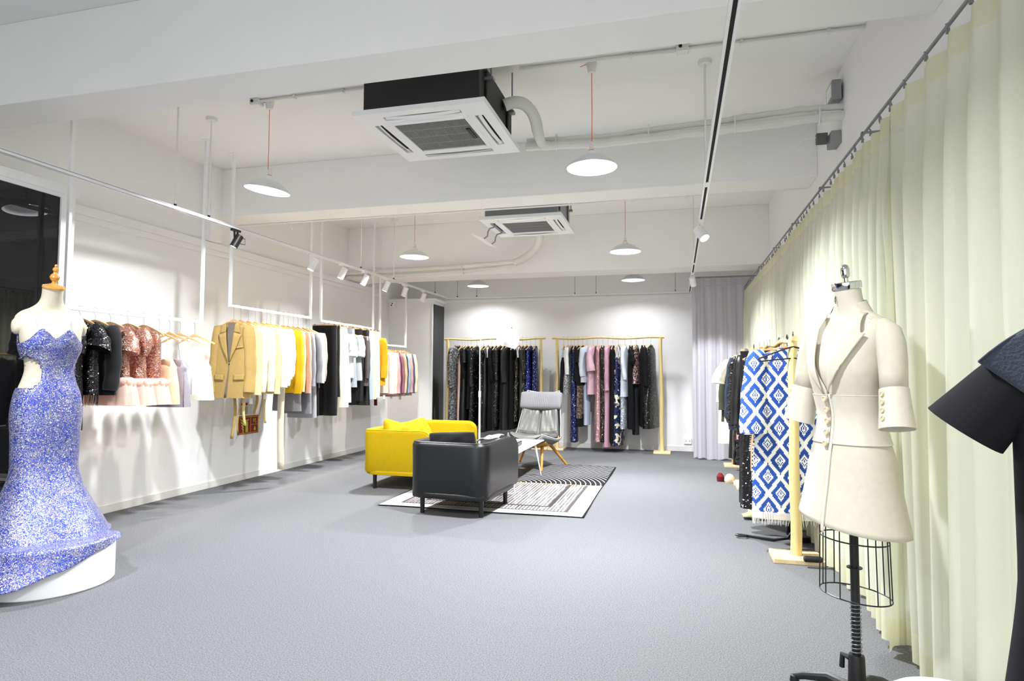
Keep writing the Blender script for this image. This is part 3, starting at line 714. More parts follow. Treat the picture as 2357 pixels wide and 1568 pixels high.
def sofa(name, loc, rz, W, D, mat, legmat, label, seats, hrim=.66):
    """local: back along +Y side? -> open front faces -Y, width along X"""
    t = empty(name, loc, rz, label, 'sofa' if seats > 1 else 'armchair')
    zb, th = .185, .085; rc = .13
    path = []
    # plan path (outer face) from the front of one arm round the back to the other front
    hx, y0, y1 = W/2, -D/2, D/2
    for i in range(25): path.append((-hx, lerp(y0, y1-rc, (i/24)**1.6)))
    for i in range(1, 8): a = pi - (pi/2)*i/8; path.append((-hx+rc+rc*cos(a), y1-rc+rc*sin(a)))
    for i in range(13): path.append((lerp(-hx+rc, hx-rc, i/12), y1))
    for i in range(1, 8): a = pi/2 - (pi/2)*i/8; path.append((hx-rc+rc*cos(a), y1-rc+rc*sin(a)))
    for i in range(25): path.append((hx, lerp(y1-rc, y0, 1-(1-i/24)**1.6)))
    P = [Vector((p[0], p[1], 0)) for p in path]; n = len(P)
    rings = []; rim = []
    for i in range(n):
        a, b_ = P[max(i-1, 0)], P[min(i+1, n-1)]; tn = (b_-a).normalized(); nin = Vector((tn.y, -tn.x, 0))
        if nin.dot(Vector((0, 0, 0))-P[i]+Vector((0, -.0, 0))) < 0 and i not in (): pass
        dist = P[i].y - y0
        side = abs(abs(P[i].x)-hx) < 1e-6
        top = hrim
        if side and dist < .13: q = 1-dist/.13; top = hrim - .11*(1-math.sqrt(max(0, 1-q*q)))
        o, inn = P[i], P[i]+nin*th
        prof = [(0.012, zb), (0.0, zb+.02), (0.0, zb+.25), (-.004, top-.04), (.004, top-.012), (.02, top), (th-.02, top), (th-.004, top-.012), (th, top-.04), (th, .34), (th, zb)]
        rings.append([P[i]+nin*q[0]+Vector((0, 0, q[1])) for q in prof]); rim.append(P[i]+nin*.012+Vector((0, 0, top-.004)))
    MB().loft(rings).build('shell', mat, t, auto=50)
    MB().tube(rim, .005, 6).build('piping', mat, t)
    # lower rim
    low = []
    for k in range(40):
        a = 2*pi*k/40; ex = 3.2
        cx_, sy_ = cos(a), sin(a); rr_ = (abs(cx_)**7+abs(sy_)**7)**(-1/7)
        low.append((cx_*rr_*(W/2+.004), sy_*rr_*(D/2+.004)))
    MB().loft([[(x*s, y*s, z) for x, y in low] for s, z in ((.96, .158), (.995, .166), (1.0, .19), (1.0, .205), (.985, .215), (.9, .215))]).build('base_rim', mat, t, auto=60)
    sw = (W-2*th)/seats
    for k in range(seats):
        cx = -W/2+th+sw*(k+.5)
        MB().box(cx-sw/2+.004, cx+sw/2-.004, y0+.01, y1-th-.01, .215, .40).build('seat_cushion', mat, t, bevel=.03)
    for sx in (-1, 1):
        for sy in (-1, 1):
            MB().lathe([(0, 0), (.020, 0), (.023, .16), (0, .16)], 16, (sx*(W/2-.09), sy*(D/2-.13), 0)).build('leg', legmat, t)
    for fx in ((-.2,) if seats < 2 else (-.4, .4)):
        MB().box(fx-.0012, fx+.0012, y1-.002, y1+.0012, .22, hrim-.03).build('seam', mat, t, smooth=False)
    return t
M_yel = cloth('#b59700'); M_blk = cloth('#0f1012', 'leather')
# yellow sofa: back on the left side, opening toward +X
sofa('yellow_sofa', (-3.01, 7.22, 0), R(90), 1.62, .84, M_yel, M_black, 'bright yellow two-seat tub sofa on black legs', 2)
cushion('cushion', (-3.20, 6.80, .545), (R(-14), R(14), R(78)), .42, .42, .15, M_yel, 'yellow cushion with a pointed corner against the near end of the yellow sofa', group='yellow sofa cushions', seed=1)
cushion('cushion', (-3.12, 7.30, .53), (R(-26), R(-10), R(66)), .44, .42, .15, M_yel, 'yellow cushion leaning on the middle of the yellow sofa back', group='yellow sofa cushions', seed=2)
# black armchair: outer back faces the viewer, opening toward +Y
sofa('black_armchair', (-1.985, 5.80, .0), R(180-4.5), .77, .90, M_blk, M_black, 'black leather tub armchair seen from behind, standing partly on the rug', 1, .668)
cushion('cushion', (-2.03, 5.57, .61), (R(12), R(-3), R(-3)), .50, .30, .13, cloth('#0d0d10', 'velvet'), 'black velvet cushion inside the black armchair', seed=3)
th_ = MB().sheet(14, 8, lambda u, v: (lerp(-1.86, -1.685, v)+.01*sin(6*u), lerp(5.72, 6.12, u), .676+.006*sin(9*u+7*v)-(.10*max(0, .35-v))), .006).build('throw_cloth', stripes('#e8eaee', '#c5cce0', 'Y', 40), auto=0)
tag(th_, 'folded pale cloth laid over the right arm of the black armchair', 'throw')

# grey lounge chair -------------------------------------------------
def lounge():
    t = empty('lounge_chair', (-1.925, 8.60, 0), R(-7), 'grey leather high-back lounge chair with headrest on splayed oak legs', 'armchair')
    M_gl = cloth('#5e5e5b', 'satin'); M_gf = cloth('#7a7a7d'); M_shell = cloth('#6d6f72')
    M_gl.node_tree.nodes['Principled BSDF'].inputs['Roughness'].default_value = .38
    prof = bez((0, -.42, .43), (0, -.22, .36), (0, .02, .30), (0, .14, .36), 8)[:-1]+bez((0, .14, .36), (0, .24, .44), (0, .33, .75), (0, .42, 1.03), 12)
    n = len(prof)-1
    def S(v, off=0.0, wk=1.0):
        f = v*n; i = min(n-1, int(f)); k = f-i; p = prof[i].lerp(prof[i+1], k)
        a, b_ = prof[max(0, i-1)], prof[min(n, i+2)]; d = (b_-a).normalized(); nn = Vector((0, -d.z, d.y)); return p+nn*off, nn
    def width(v): return interp([(0, .25), (.12, .335), (.4, .36), (.62, .33), (.85, .29), (1, .25)], v)
    def surf(off, wk, lift, v0=0, v1=1, wob=0):
        def g(u, vv):
            v = lerp(v0, v1, vv); p, nn = S(v); a = 2*u-1
            W_ = width(v)*wk; x = a*W_
            return p + nn*(off + lift*abs(a)**2.4) + Vector((x*(1-.10*abs(a)**4), 0, 0))
        return g
    MB().sheet(20, 34, surf(-.045, 1.06, .10), .016).build('shell', M_shell, t, auto=0)
    edge = [surf(-.04, 1.065, .103)(0, k/34) for k in range(35)]+[surf(-.04, 1.065, .103)(k/20, 1) for k in range(1, 21)]+[surf(-.04, 1.065, .103)(1, 1-k/34) for k in range(1, 35)]
    MB().tube(edge, .006, 6).build('piping', M_whitepl, t)
    def cush(v0, v1, wk, th, off, seed, mat, name, wr, split=False):
        g0 = surf(off, wk, .085, v0, v1)
        rnd = random.Random(seed); ph = [rnd.uniform(0, 6) for _ in range(8)]
        def f(side):
            def g(u, v):
                p = g0(u, v); vv = lerp(v0, v1, v); _, nn = S(vv); a, b_ = 2*u-1, 2*v-1
                k = max(0, 1-abs(a)**5)**.5*max(0, 1-abs(b_)**5)**.5
                o = th*k if side > 0 else -.012*k
                if split: o -= .045*math.exp(-(a/.045)**2)*k
                o += .5*wr*k*(sin(13*a+3*b_+ph[0])*sin(2.5*b_+ph[1])+.7*sin(29*a+4*b_*a+ph[2])*cos(3*b_+ph[3])) if side > 0 else 0
                return p+nn*o
            return g
        mb = MB(); mb.grid(44, 26, f(1)); mb.grid(44, 26, lambda u, v: f(-1)(1-u, v))
        return mb.build(name, mat, t, auto=0)
    cush(.03, .50, .97, .085, .0, 3, M_gl, 'seat_cushion', .004)
    cush(.43, .86, .97, .075, .012, 4, M_gl, 'back_cushion', .006, True)
    # headrest
    def hr(u, v):
        a = 2*pi*u; b_ = 2*v-1; x = b_*.315
        k = (1-abs(b_)**7)**.42
        rr_ = (abs(cos(a))**3+abs(sin(a))**3)**(-1/3)
        y = .060*cos(a)*rr_*k; z = .128*sin(a)*rr_*(k*.25+.75 if abs(b_) < .98 else .6*k+.1)
        y += .007*sin(60*b_+3*sin(3*a))*math.exp(-(b_/.45)**2)
        return Vector((x, y-.05*0+.06*b_*b_*-1*.5, z))
    m = Matrix.Translation((0, .285, .905)) @ Matrix.Rotation(R(-14), 4, 'X')
    MB().grid(36, 60, lambda u, v: m @ hr(u, v)).build('headrest', M_gf, t, auto=0)
    # oak base
    MB().sheet(14, 10, lambda u, v: ((2*u-1)*lerp(.26, .24, v), lerp(-.30, .24, v), .285+.05*(2*v-1)**2+.07*(2*u-1)**2*.8), .022).build('base_frame', M_oak, t, auto=0)
    MB().sheet(14, 4, lambda u, v: ((2*u-1)*.30, lerp(.10, .26, v), .30+.11*(2*u-1)**2+.04*v), .02).build('base_rib', M_oak, t, auto=0)
    for (a, b_) in (((-.17, -.18, .31), (-.33, -.36, 0)), ((.17, -.18, .31), (.225, -.375, 0)), ((-.17, .14, .31), (-.36, .34, 0)), ((.17, .14, .31), (.36, .34, 0))):
        MB().tube([a, b_], [.024, .017], 14).build('leg', M_oak, t)
    return t
lounge()
# coffee table --------------------------------------------------------
tb = empty('coffee_table', (-2.02, 7.2, 0), 0, 'long white coffee table with tapered legs on the rug', 'table')
MB().box(-.31, .31, -.98, 1.0, .405, .42).build('table_top', M_white, tb, smooth=False, bevel=.004)
MB().box(-.24, .24, -.75, .75, .385, .405).build('under_frame', M_white, tb, smooth=False, bevel=.003)
for sx in (-1, 1):
    for y, yy in ((.62, .65), (-.62, -.67)):
        a, b_ = Vector((sx*.27, y, .405)), Vector((sx*.345, yy, .012))
        MB().tube([a, a.lerp(b_, .4), b_], [.030, .020, .010], 8, flat=.5, up=(0, 1, 0)).build('leg', M_white, tb)
tr = empty('black_tray', (-2.0, 7.33, .42), R(3), 'black rectangular box tray with a glass lid on the white coffee table', 'tray')
MB().box(-.16, .16, -.22, .22, 0, .05).build('tray_body', M_blackpl, tr, smooth=False, bevel=.004)
mg, nt_, bb_, N_, L_ = new_mat('tray_glass'); bb_.inputs['Base Color'].default_value = (.35, .36, .36, 1); bb_.inputs['Roughness'].default_value = .05
MB().box(-.145, .145, -.205, .205, .0501, .053).build('glass_lid', mg, tr, smooth=False)
for y in (-.19, .19):
    MB().lathe([(0, 0), (.009, 0), (.009, .004), (0, .005)], 12, m=Matrix.Translation((.16, y, .025)) @ Matrix.Rotation(R(90), 4, 'Y')).build('stud', M_chrome, tr)
# arc lamp --------------------------------------------------------------
al = empty('arc_floor_lamp', (-2.525, 7.93, 0), 0, 'white arc floor lamp with a domed shade behind the black armchair', 'floor lamp')
MB().lathe([(0, 0), (.15, 0), (.152, .012), (.145, .02), (.02, .026), (0, .026)], 32).build('base', M_white, al)
MB().tube([(0, 0, .02), (0, 0, 1.02)], .012, 12).build('pole', M_white, al)
MB().tube([(0, 0, .98), (0, 0, 1.06)], .016, 12).build('pole_joint', M_white, al)
arc = [(0, 0, 1.02), (0, 0, 1.3), (0, 0, 1.62)]+bez((.0, 0, 1.62), (.01, 0, 1.86), (.07, 0, 2.03), (.19, 0, 2.03), 10)[1:]+bez((.19, 0, 2.03), (.29, 0, 2.03), (.33, -.0, 1.95), (.37, 0, 1.875), 8)[1:]
MB().tube(arc, .0075, 10).build('arc', M_white, al)
ms = Matrix.Translation((.385, 0, 1.74)) @ Matrix.Rotation(R(18), 4, 'Y')
dome = [(.008, .15), (.03, .145), (.07, .132), (.108, .105), (.133, .068), (.146, .025), (.149, -.02), (.142, -.06), (.128, -.09), (.122, -.09), (.136, -.06), (.143, -.02), (.14, .025), (.126, .066), (.1, .1), (.06, .126)]
MB().lathe(dome, 40, m=ms).build('lamp_shade', M_shade, al)
MB().lathe([(.005, .122), (.058, .121), (.097, .096), (.122, .062), (.136, .022), (.139, -.02), (.132, -.058), (.120, -.0895), (.1275, -.0905)], 40, m=ms).build('shade_lining', paint('shade_lining', '#a9aaac', .7), al)
MB().tube([ms @ Vector((0, 0, .145)), ms @ Vector((0, 0, .17))], .008, 10).build('shade_cap', M_steel, al)
MB().lathe([(0, -.01), (.02, .0), (.03, .03), (.022, .06), (0, .1)], 14, m=ms).build('bulb', M_whitepl, al)

# ================================================================== branch racks
def rack(origin, rz, W, H, label, seed, ext=(.08, .08), post_r=.034, lean=0.0, base=(.34, .27)):
    rnd = random.Random(seed)
    t = empty('clothes_rack', origin, rz, label, 'clothes rack', 'peeled-branch clothes racks')
    for i, x in enumerate((0, W)):
        dx = lean*(1 if i else -1)
        pts = [(x+dx*(1-k/10)+.005*sin(k*.9+seed+i), .004*sin(k*1.3+seed), .035+(H-.035-.01)*k/10) for k in range(11)]
        MB().tube(pts, [post_r*(1.06-.02*k+rnd.uniform(-.03, .03)) for k in range(11)], 14).build('post', M_branch, t)
        MB().box(x+dx-base[0]/2*.8, x+dx+base[0]/2*.8, -base[1]/2, base[1]/2, 0, .035).build('base_board', M_pineb, t, smooth=False, bevel=.006)
    n = 18
    MB().tube([(lerp(-ext[0], W+ext[1], k/n), .0, H+.010*sin(k*.75+seed)) for k in range(n+1)], [.019+rnd.uniform(-.002, .002) for _ in range(n+1)], 12).build('bar', M_branch, t)
    return t
rack((-3.985, 10.62, 0), 0, 1.71, 1.90, 'peeled-branch clothes rack by the back wall, left one behind the yellow sofa', 1, (.07, .08))
rack((-1.985, 10.62, 0), 0, 1.73, 1.90, 'peeled-branch clothes rack by the back wall, right one beside the grey curtain', 2, (.09, .06), lean=.01)
rack((.80, 4.83, 0), R(90), 1.36, 1.55, 'nearest peeled-branch clothes rack in the row along the curtain', 3, (.11, .05), post_r=.036, base=(.33, .33))
rack((.78, 6.42, 0), R(90), 1.2, 1.55, 'middle peeled-branch clothes rack in the row along the curtain', 4, (.08, .08))
rack((.77, 7.90, 0), R(90), 1.5, 1.53, 'furthest peeled-branch clothes rack in the row along the curtain', 5, (.08, .08))

# ================================================================== white hanging rails
XB = -4.50
def wrail(y0, y1, z, label):
    t = empty('hanging_rail', (XB, y0, 0), 0, label, 'clothes rail', 'white rails hung from the ceiling')
    L = y1-y0; s = .014
    MB().box(-s, s, -s, L+s, z-s, z+s).build('bar', M_white, t, smooth=False, bevel=.003)
    for y in (0, L):
        MB().box(-s, s, y-s, y+s, z+s, ZC).build('upright', M_white, t, smooth=False, bevel=.003)
        MB().box(-.04, .04, y-.04, y+.04, ZC-.006, ZC).build('ceiling_plate', M_white, t, smooth=False)
    return t
ZR = [1.785, 1.99, 1.972, 1.742]
wrail(3.73, 5.14, ZR[0], 'white ceiling-hung clothes rail nearest the viewer, with the sequin tops')
wrail(5.54, 7.02, ZR[1], 'white ceiling-hung clothes rail starting with the camel blazer')
wrail(7.26, 8.72, ZR[2], 'white ceiling-hung clothes rail carrying the black trousers')
wrail(8.95, 9.92, ZR[3], 'shortest white ceiling-hung clothes rail, furthest from the viewer')
#PART4
# ================================================================== garment building kit
def ellring(cx, cy, z, hw, hd, n=36, ex=2.4, A=0.0, nf=8, ph=0.0, a0=0.0, zfn=None, A2=0.0):
    """closed ring, or open in front by half-angle a0 (front is -Y)"""
    out = []
    for k in range(n + (1 if a0 > 0 else 0)):
        th = -pi/2 + a0 + (2*pi-2*a0)*k/n
        c, s_ = cos(th), sin(th)
        rr = (abs(c)**ex+abs(s_)**ex)**(-1/ex)
        off = A*(sin(nf*th+ph)+.5*sin((nf*1.7)*th+2.1*ph+1)) + A2*sin(3*th+ph)
        x = cx+c*rr*hw + c*off*.6; y = cy+s_*rr*hd + s_*off*.6 + off*.8
        out.append(Vector((x, y, z if zfn is None else zfn(x-cx, z, th))))
    return out

class Body:
    """hanging garment body: tables of half width / half depth against depth below the neck"""
    def __init__(s, hw, hd, L, A, nf=8, seed=0, ex=2.6, top=0.0, lean=0.0):
        s.hw, s.hd, s.L, s.A, s.nf, s.ph, s.ex, s.top, s.lean = hw, hd, L, A, nf, seed*1.7, ex, top, lean
    def ring(s, d, n, a0=0.0):
        A = interp(s.A, d)
        return ellring(0, -s.lean*d, -d, interp(s.hw, d), interp(s.hd, d), n, s.ex, A, s.nf, s.ph+d*2.2, a0)
    def front(s, x, z):
        d = -z; hw = max(.01, interp(s.hw, d)); k = min(.995, abs(x)/hw)
        return -s.lean*d - interp(s.hd, d)*(1-k**s.ex)**(1/s.ex)
    def mesh(s, n=40, m=22, a_open=None, hem=None):
        rings = []
        ds = [s.top+(s.L-s.top)*(k/m) for k in range(m+1)]
        if s.top < .01: ds = [0, .018, .04, .06, .085, .12]+[.12+(s.L-.12)*k/m for k in range(1, m+1)]
        for d in ds:
            r = s.ring(d, n, a_open(d) if a_open else 0.0)
            if hem:
                r = [Vector((p.x, p.y, p.z+(hem(p.x, p.y)*max(0, (d-s.L*.7)/(s.L*.3))))) for p in r]
            rings.append(r)
        mb = MB(); mb.loft(rings, close=not a_open, cap=False)
        if not a_open:
            mb.loft([rings[0], [Vector((p.x*.6, p.y*.6, p.z-.012)) for p in rings[0]]], cap=False)
            inner = [[Vector((p.x*.96, p.y*.9, p.z+(.004 if j == 0 else .06))) for p in rings[-1]] for j in range(2)]
            mb.loft([rings[-1], inner[0], inner[1]], cap=False)
        return mb
    def patch(s, quads, off=.006, th=.003, n=6, backing=True):
        """thin pieces of cloth lying on the front of the body; quads in (x,z)"""
        mb = MB()
        for q in quads:
            a, b_, c, d = [Vector((p[0], p[1])) for p in q]
            def f(u, v):
                p = a.lerp(b_, u).lerp(d.lerp(c, u), v)
                return (p.x, s.front(p.x, p.y)-off-th, p.y)
            mb.sheet(n, n, f, th)
        return mb

def sleeve(sx, w, L, r0, r1, out=.04, seed=0, z0=-.085, n=16, puff=0.0, fwd=.03, wr=.004):
    rnd = random.Random(seed); m = 14; pts = []; rs = []
    for k in range(m+1):
        t = k/m
        x = sx*(w/2-.035 + out*(1-(1-t)**2)); y = -fwd*t*t + .006*sin(5*t+seed); z = z0+.015 - (L)*t
        pts.append((x, y, z))
        r = lerp(r0, r1, t)*(1+puff*sin(pi*min(1, t*1.15))) + wr*sin(t*17+seed)*(.5+t*.5)
        rs.append(r)
    pts.insert(0, (sx*(w/2-.075), 0, z0+.025)); rs.insert(0, r0*.62)
    return MB().tube(pts, rs, n, flat=.72, up=(1, 0, 0))

HP = {}
def hanger(style, loc, yaw, hl, label, group, w=.40):
    key = (style, round(hl, 3), round(w, 2))
    if key not in HP:
        t = empty('clothes_hanger' if style != 'clip' else 'clip_hanger', (0, 0, 0))
        hm, wm, wr = (M_steel, M_hang, .0016) if style in ('wood', 'curved', 'clip') else (M_blackpl, M_blackpl, .004)
        hook = [(0, .018*cos(a), .006+.020*sin(a)) for a in [R(x) for x in range(-40, 181, 20)]]+[(0, -.016, -.012), (0, 0, -.035), (0, 0, -hl)]
        MB().tube(hook, wr, 6).build('hook', hm, t)
        if style == 'clip':
            MB().box(-w/2, w/2, -.006, .006, -hl-.02, -hl+.006).build('bar', M_hang, t, smooth=False, bevel=.003)
            for sx in (-1, 1):
                MB().box(sx*w*.40-.012, sx*w*.40+.012, -.012, .012, -hl-.045, -hl+.012).build('clip', M_steel, t, smooth=False, bevel=.003)
        elif style == 'black':
            pts = [(x, 0, -hl-.004-.085*(abs(x)/(w/2))**1.15) for x in [lerp(-w/2, w/2, k/20) for k in range(21)]]
            MB().tube(pts, .0062, 8).build('hanger_body', wm, t)
            MB().tube([(-w/2, 0, -hl-.092), (-w/2*.97, 0, -hl-.108), (0, 0, -hl-.085), (w/2*.97, 0, -hl-.108), (w/2, 0, -hl-.092)], .005, 8).tube([(-w*.3, 0, -hl-.05), (-w*.3, 0, -hl-.10)], .003, 6).tube([(w*.3, 0, -hl-.05), (w*.3, 0, -hl-.10)], .003, 6).build('trouser_bar', wm, t)
        else:
            cr = 1.5 if style == 'curved' else 1.0
            xs = [lerp(-w/2, w/2, k/24) for k in range(25)]
            rings = []
            for x in xs:
                a = abs(x)/(w/2); z = -hl-(.082*a**1.1 if style == 'wood' else .082*a**1.5); hh = .013*(1-a*.45)*(1.5 if (style == 'wood' and a < .16) else 1); dd = .007; y = .014*a*a
                rings.append([Vector((x, y-dd, z-hh)), Vector((x, y+dd, z-hh)), Vector((x, y+dd, z+hh*.6)), Vector((x, y-dd, z+hh*.6))])
            MB().loft(rings).build('hanger_body', wm, t, auto=50)
        HP[key] = [t, False]
    t, used = HP[key]
    if used: t = copy_tree(t)
    else: HP[key][1] = True
    t.location = loc; t.rotation_euler = (0, 0, yaw)
    for k in ('label', 'category', 'group'):
        if k in t: del t[k]
    return tag(t, label, 'hanger', group)

def tag_card(parent, x, y, z, ln=.09, s=1.0):
    o = MB().tube([(x, y, z+ln), (x+.002, y, z)], .0007, 4).box(x-.02*s, x+.02*s, y-.0006, y+.0006, z-.065*s, z).build('price_tag', M_tag, parent, smooth=False)
    return o

def garment(kind, loc, yaw, name, label, cat, mat, group=None, w=.42, L=.66, flare=1.06, sl=None, sr=(.068, .05), A=.006, nf=8, seed=1, d=.055, smat=None, v=None, lining=None, buttons=0, bcol=None, tagc=False, collar=False, out=.04, hem=None, scale=1.0, belt=None, puff=0.0, waist=None, extra=None, top=None, lean=0.0, n=40):
    root = empty(name, loc, yaw, label, cat, group)
    if scale != 1.0: root.scale = (scale,)*3
    smat = smat or mat
    if kind in ('top',):     # anything with shoulders
        hw = [(0, .050), (.018, .075), (.04, w*.34), (.06, w*.45), (.085, w*.49), (.12, w/2*.985), (L*.45, w/2*(waist or .97)), (L*.8, w/2*flare*.98), (L, w/2*flare)]
        hd = [(0, .032), (.04, .034), (.085, .036), (.16, d*.9), (L, d*(1+.5*(flare-1)*2))]
        At = [(0, 0), (.1, A*.15), (L*.5, A*.7), (L, A*1.4)]
        B = Body(hw, hd, L, At, nf, seed, lean=lean)
        ao = None
        B.mesh(n=n, hem=hem).build('garment_body', mat, root, auto=70)
        if sl:
            for sx in (-1, 1):
                sleeve(sx, w, sl, sr[0], sr[1], out, seed+(sx > 0), puff=puff).build('sleeve', smat, root, auto=70)
    elif kind == 'strap':    # camisoles and strappy gowns: starts lower, thin straps to the hanger
        t0 = top or .20
        hw = [(t0, w*.40), (t0+.08, w/2), (L*.45, w/2*(waist or .94)), (L*.75, w/2*lerp(1, flare, .6)), (L, w/2*flare)]
        hd = [(t0, d*.6), (t0+.1, d), (L, d*(1+.6*(flare-1)))]
        At = [(t0, A*.2), (L*.5, A*.8), (L, A*1.5)]
        B = Body(hw, hd, L, At, nf, seed, top=t0, lean=lean)
        B.mesh(n=n, hem=hem).build('garment_body', mat, root, auto=70)
        st = MB()
        for sx in (-1, 1):
            for y in (-1, 1):
                st.tube([(sx*.085, 0, -.035), (sx*w*.27, y*d*.5, -t0+.005)], .0028, 5)
        # bust points
        mb = MB()
        for sx in (-1, 1):
            mb.loft([[Vector((sx*w*.24+cos(a)*w*.17*k, B.front(sx*w*.2, -t0-.05)*(.9+.25*(1-k)), -t0-.01+(1-k)*.045+sin(a)*.05*k-.03)) for a in [2*pi*i/14 for i in range(14)]] for k in (1, .7, .35, .06)], cap=False)
        st.build('strap', smat, root); mb.build('bust_cup', mat, root, auto=0)
    elif kind == 'skirt':    # clipped at the waist
        hw = [(0, w*.5), (.05, w*.505), (L, w/2*flare)]; hd = [(0, d*.6), (.06, d*.7), (L, d*(1+.7*(flare-1)))]
        B = Body(hw, hd, L, [(0, A*.25), (.08, A*.6), (L, A*1.5)], nf, seed, top=.011, lean=lean); B.top = .011
        B.mesh(n=n, hem=hem).build('garment_body', mat, root, auto=70)
        MB().loft([ellring(0, 0, z, w*.505, d*.66, n) for z in (0, -.035)], cap=False).build('waistband', smat, root, auto=70)
    elif kind == 'trousers':
        mb = MB()
        for sx in (-1, 1):
            rings = []
            for k in range(17):
                t = k/16; z = -L*t; cw = lerp(w*.25, w*.25*flare, t); rings.append(ellring(sx*(w*.25-.004+.012*t), 0, z-.01, cw*1.04, lerp(d*.7, d*.75*flare, t), 22, 2.4, A*t*1.3, nf, seed+sx+t*2))
            mb.loft(rings)
        mb.build('garment_body', mat, root, auto=70)
        MB().loft([ellring(0, 0, z, w*.51, d*.74, 30) for z in (.0, -.04)], cap=False).build('waistband', smat, root, auto=70)
        B = Body([(0, w*.5), (L, w*.5)], [(0, d), (L, d)], L, [(0, 0), (L, 0)])
    else: raise ValueError(kind)
    if v:      # open front: lining, lapels
        lm = lining or cloth('#5b5048', 'satin')
        quads = [[(-.058, -.004), (.058, -.004), (.004, -v), (-.004, -v)]]
        B.patch(quads, .004, .002).build('lining', lm, root, auto=0)
        for sx in (-1, 1):
            la = [[(sx*.056, -.002), (sx*.092, -.02), (sx*.120, -.115), (sx*.046, -.105)], [(sx*.046, -.105), (sx*.135, -.130), (sx*.085, -v*.62), (sx*.008, -v)]]
            if sx < 0: la = [[q[1], q[0], q[3], q[2]] for q in la]
            B.patch(la, .010, .005).build('lapel', mat, root, auto=0)
    if collar:
        cm = mat if collar is True else collar
        pts = [(.062*cos(a), .045*sin(a), .012-.014*(1 if sin(a) < -.3 else 0)*1.0) for a in [2*pi*k/20 for k in range(20)]]
        MB().tube(pts, .013, 8, flat=.5, closed=True).build('collar', cm, root)
    if buttons:
        bm = bcol or M_black; z0 = -(v or .06)-.02; z1 = -L*.86 if buttons > 1 else z0
        for k in range(buttons):
            z = lerp(z0, z1, k/max(1, buttons-1)); y = B.front(.004, z)-.012
            MB().lathe([(0, .004), (.007, .004), (.009, 0), (0, 0)], 12, m=Matrix.Translation((.004, y, z)) @ Matrix.Rotation(R(90), 4, 'X')).build('button', bm, root)
    if tagc: tag_card(root, (tagc if isinstance(tagc, float) else .12), -d*.4, -L-.03, .12)
    if belt:
        lb = Body([(0, 1), (1, 1)], [(0, 1), (1, 1)], 1, [(0, 0), (1, 0)])
        MB().loft([ellring(0, 0, -L*belt[0]+dz, w/2*.985*(waist or 1)+.006, d+.008, 36) for dz in (-.018, .018)], cap=False).build('belt', belt[1], root)
    if extra: extra(root, B)
    return root

# ================================================================== dress form with the sequin gown
def torso_rings(tab, n=44, yaw=0.0):
    out = []
    for (z, cx, cy, hw, hd, ex) in tab:
        out.append([Vector((cx, cy, 0)) + (Matrix.Rotation(yaw, 4, 'Z') @ p) for p in ellring(0, 0, z, hw, hd, n, ex)])
    return out
def smooth_tab(tab, sub=4):
    """Catmull-Rom through rows of numbers"""
    out = []; n = len(tab)
    for i in range(n-1):
        p0, p1, p2, p3 = tab[max(0, i-1)], tab[i], tab[i+1], tab[min(n-1, i+2)]
        for k in range(sub):
            t = k/sub
            out.append(tuple(.5*((2*b)+(-a+c)*t+(2*a-5*b+4*c-d)*t*t+(-a+3*b-3*c+d)*t**3) for a, b, c, d in zip(p0, p1, p2, p3)))
    out.append(tab[-1]); return out

PED = (-3.74, 3.07)
ped = MB().lathe([(0, 0), (.335, 0), (.34, .006), (.34, .244), (.333, .252), (0, .252)], 72).build('display_pedestal', M_white, loc=(PED[0], PED[1], 0))
tag(ped, 'low white round pedestal under the sequin gown', 'pedestal')
GX, GY = -3.855, 3.10
GR_ = R(66)
df = empty('dress_form', (GX, GY, .253), GR_, 'cream bust mannequin with an orange wooden neck cap, wearing the sequin gown', 'mannequin')
def frontal(x, z, tab):   # crude front depth lookup
    return 0
# body table: z above pedestal, cx, cy(front -), half width, half depth, exponent
bt = [(0.80, 0, .0, .165, .12, 2.1), (.90, 0, 0, .165, .118, 2.1), (1.0, 0, 0, .135, .100, 2.1), (1.06, 0, 0, .125, .093, 2.1), (1.14, 0, -.005, .135, .105, 2.1), (1.22, 0, -.012, .155, .125, 2.2), (1.29, 0, -.008, .165, .115, 2.4), (1.35, 0, .006, .178, .09, 2.6), (1.385, 0, .012, .180, .078, 2.6), (1.42, 0, .016, .150, .064, 2.4), (1.445, 0, .014, .105, .056, 2.2), (1.475, 0, .008, .072, .055, 2.0), (1.51, 0, -.004, .058, .054, 2.0), (1.545, 0, -.014, .056, .055, 2.0), (1.575, 0, -.022, .057, .058, 2.0)]
def slant(r, z, z0=1.50, k=.35):
    return [Vector((p.x, p.y, p.z + (max(0, z-z0)*k*10*(-p.y-0.0)*-1*.55 if z > z0 else 0))) for p in r]
rings = [slant(r, t[0]) for r, t in zip(torso_rings(smooth_tab(bt)), smooth_tab(bt))]
mb = MB(); mb.loft(rings, cap=True)
for sx in (-1, 1):   # rounded arm stumps
    mb.loft([[Vector((sx*(.135+.062*k), .010+cos(a)*.052*s_, 1.335+sin(a)*.058*s_-.012*k)) for a in [2*pi*i/16 for i in range(16)]] for k, s_ in ((0, 1), (.4, 1), (.75, .88), (.95, .6), (1.02, .05))], cap=True)
mb.build('torso', M_cream, df, auto=0)
capM = Matrix.Translation((0, -.03, 1.583)) @ Matrix.Rotation(R(14), 4, 'X')
M_capw = wood('orange_cap_wood', '#c98a3c', '#dfa860', 1.2, .18)
MB().lathe([(0, -.012), (.060, -.012), (.062, -.004), (.058, .006), (.03, .014), (.014, .022), (.012, .034), (.024, .046), (.028, .062), (.022, .076), (.012, .086), (.010, .096), (.017, .106), (.016, .118), (.007, .126), (.010, .134), (.006, .143), (0, .145)], 28, m=capM).build('neck_cap', M_capw, df)
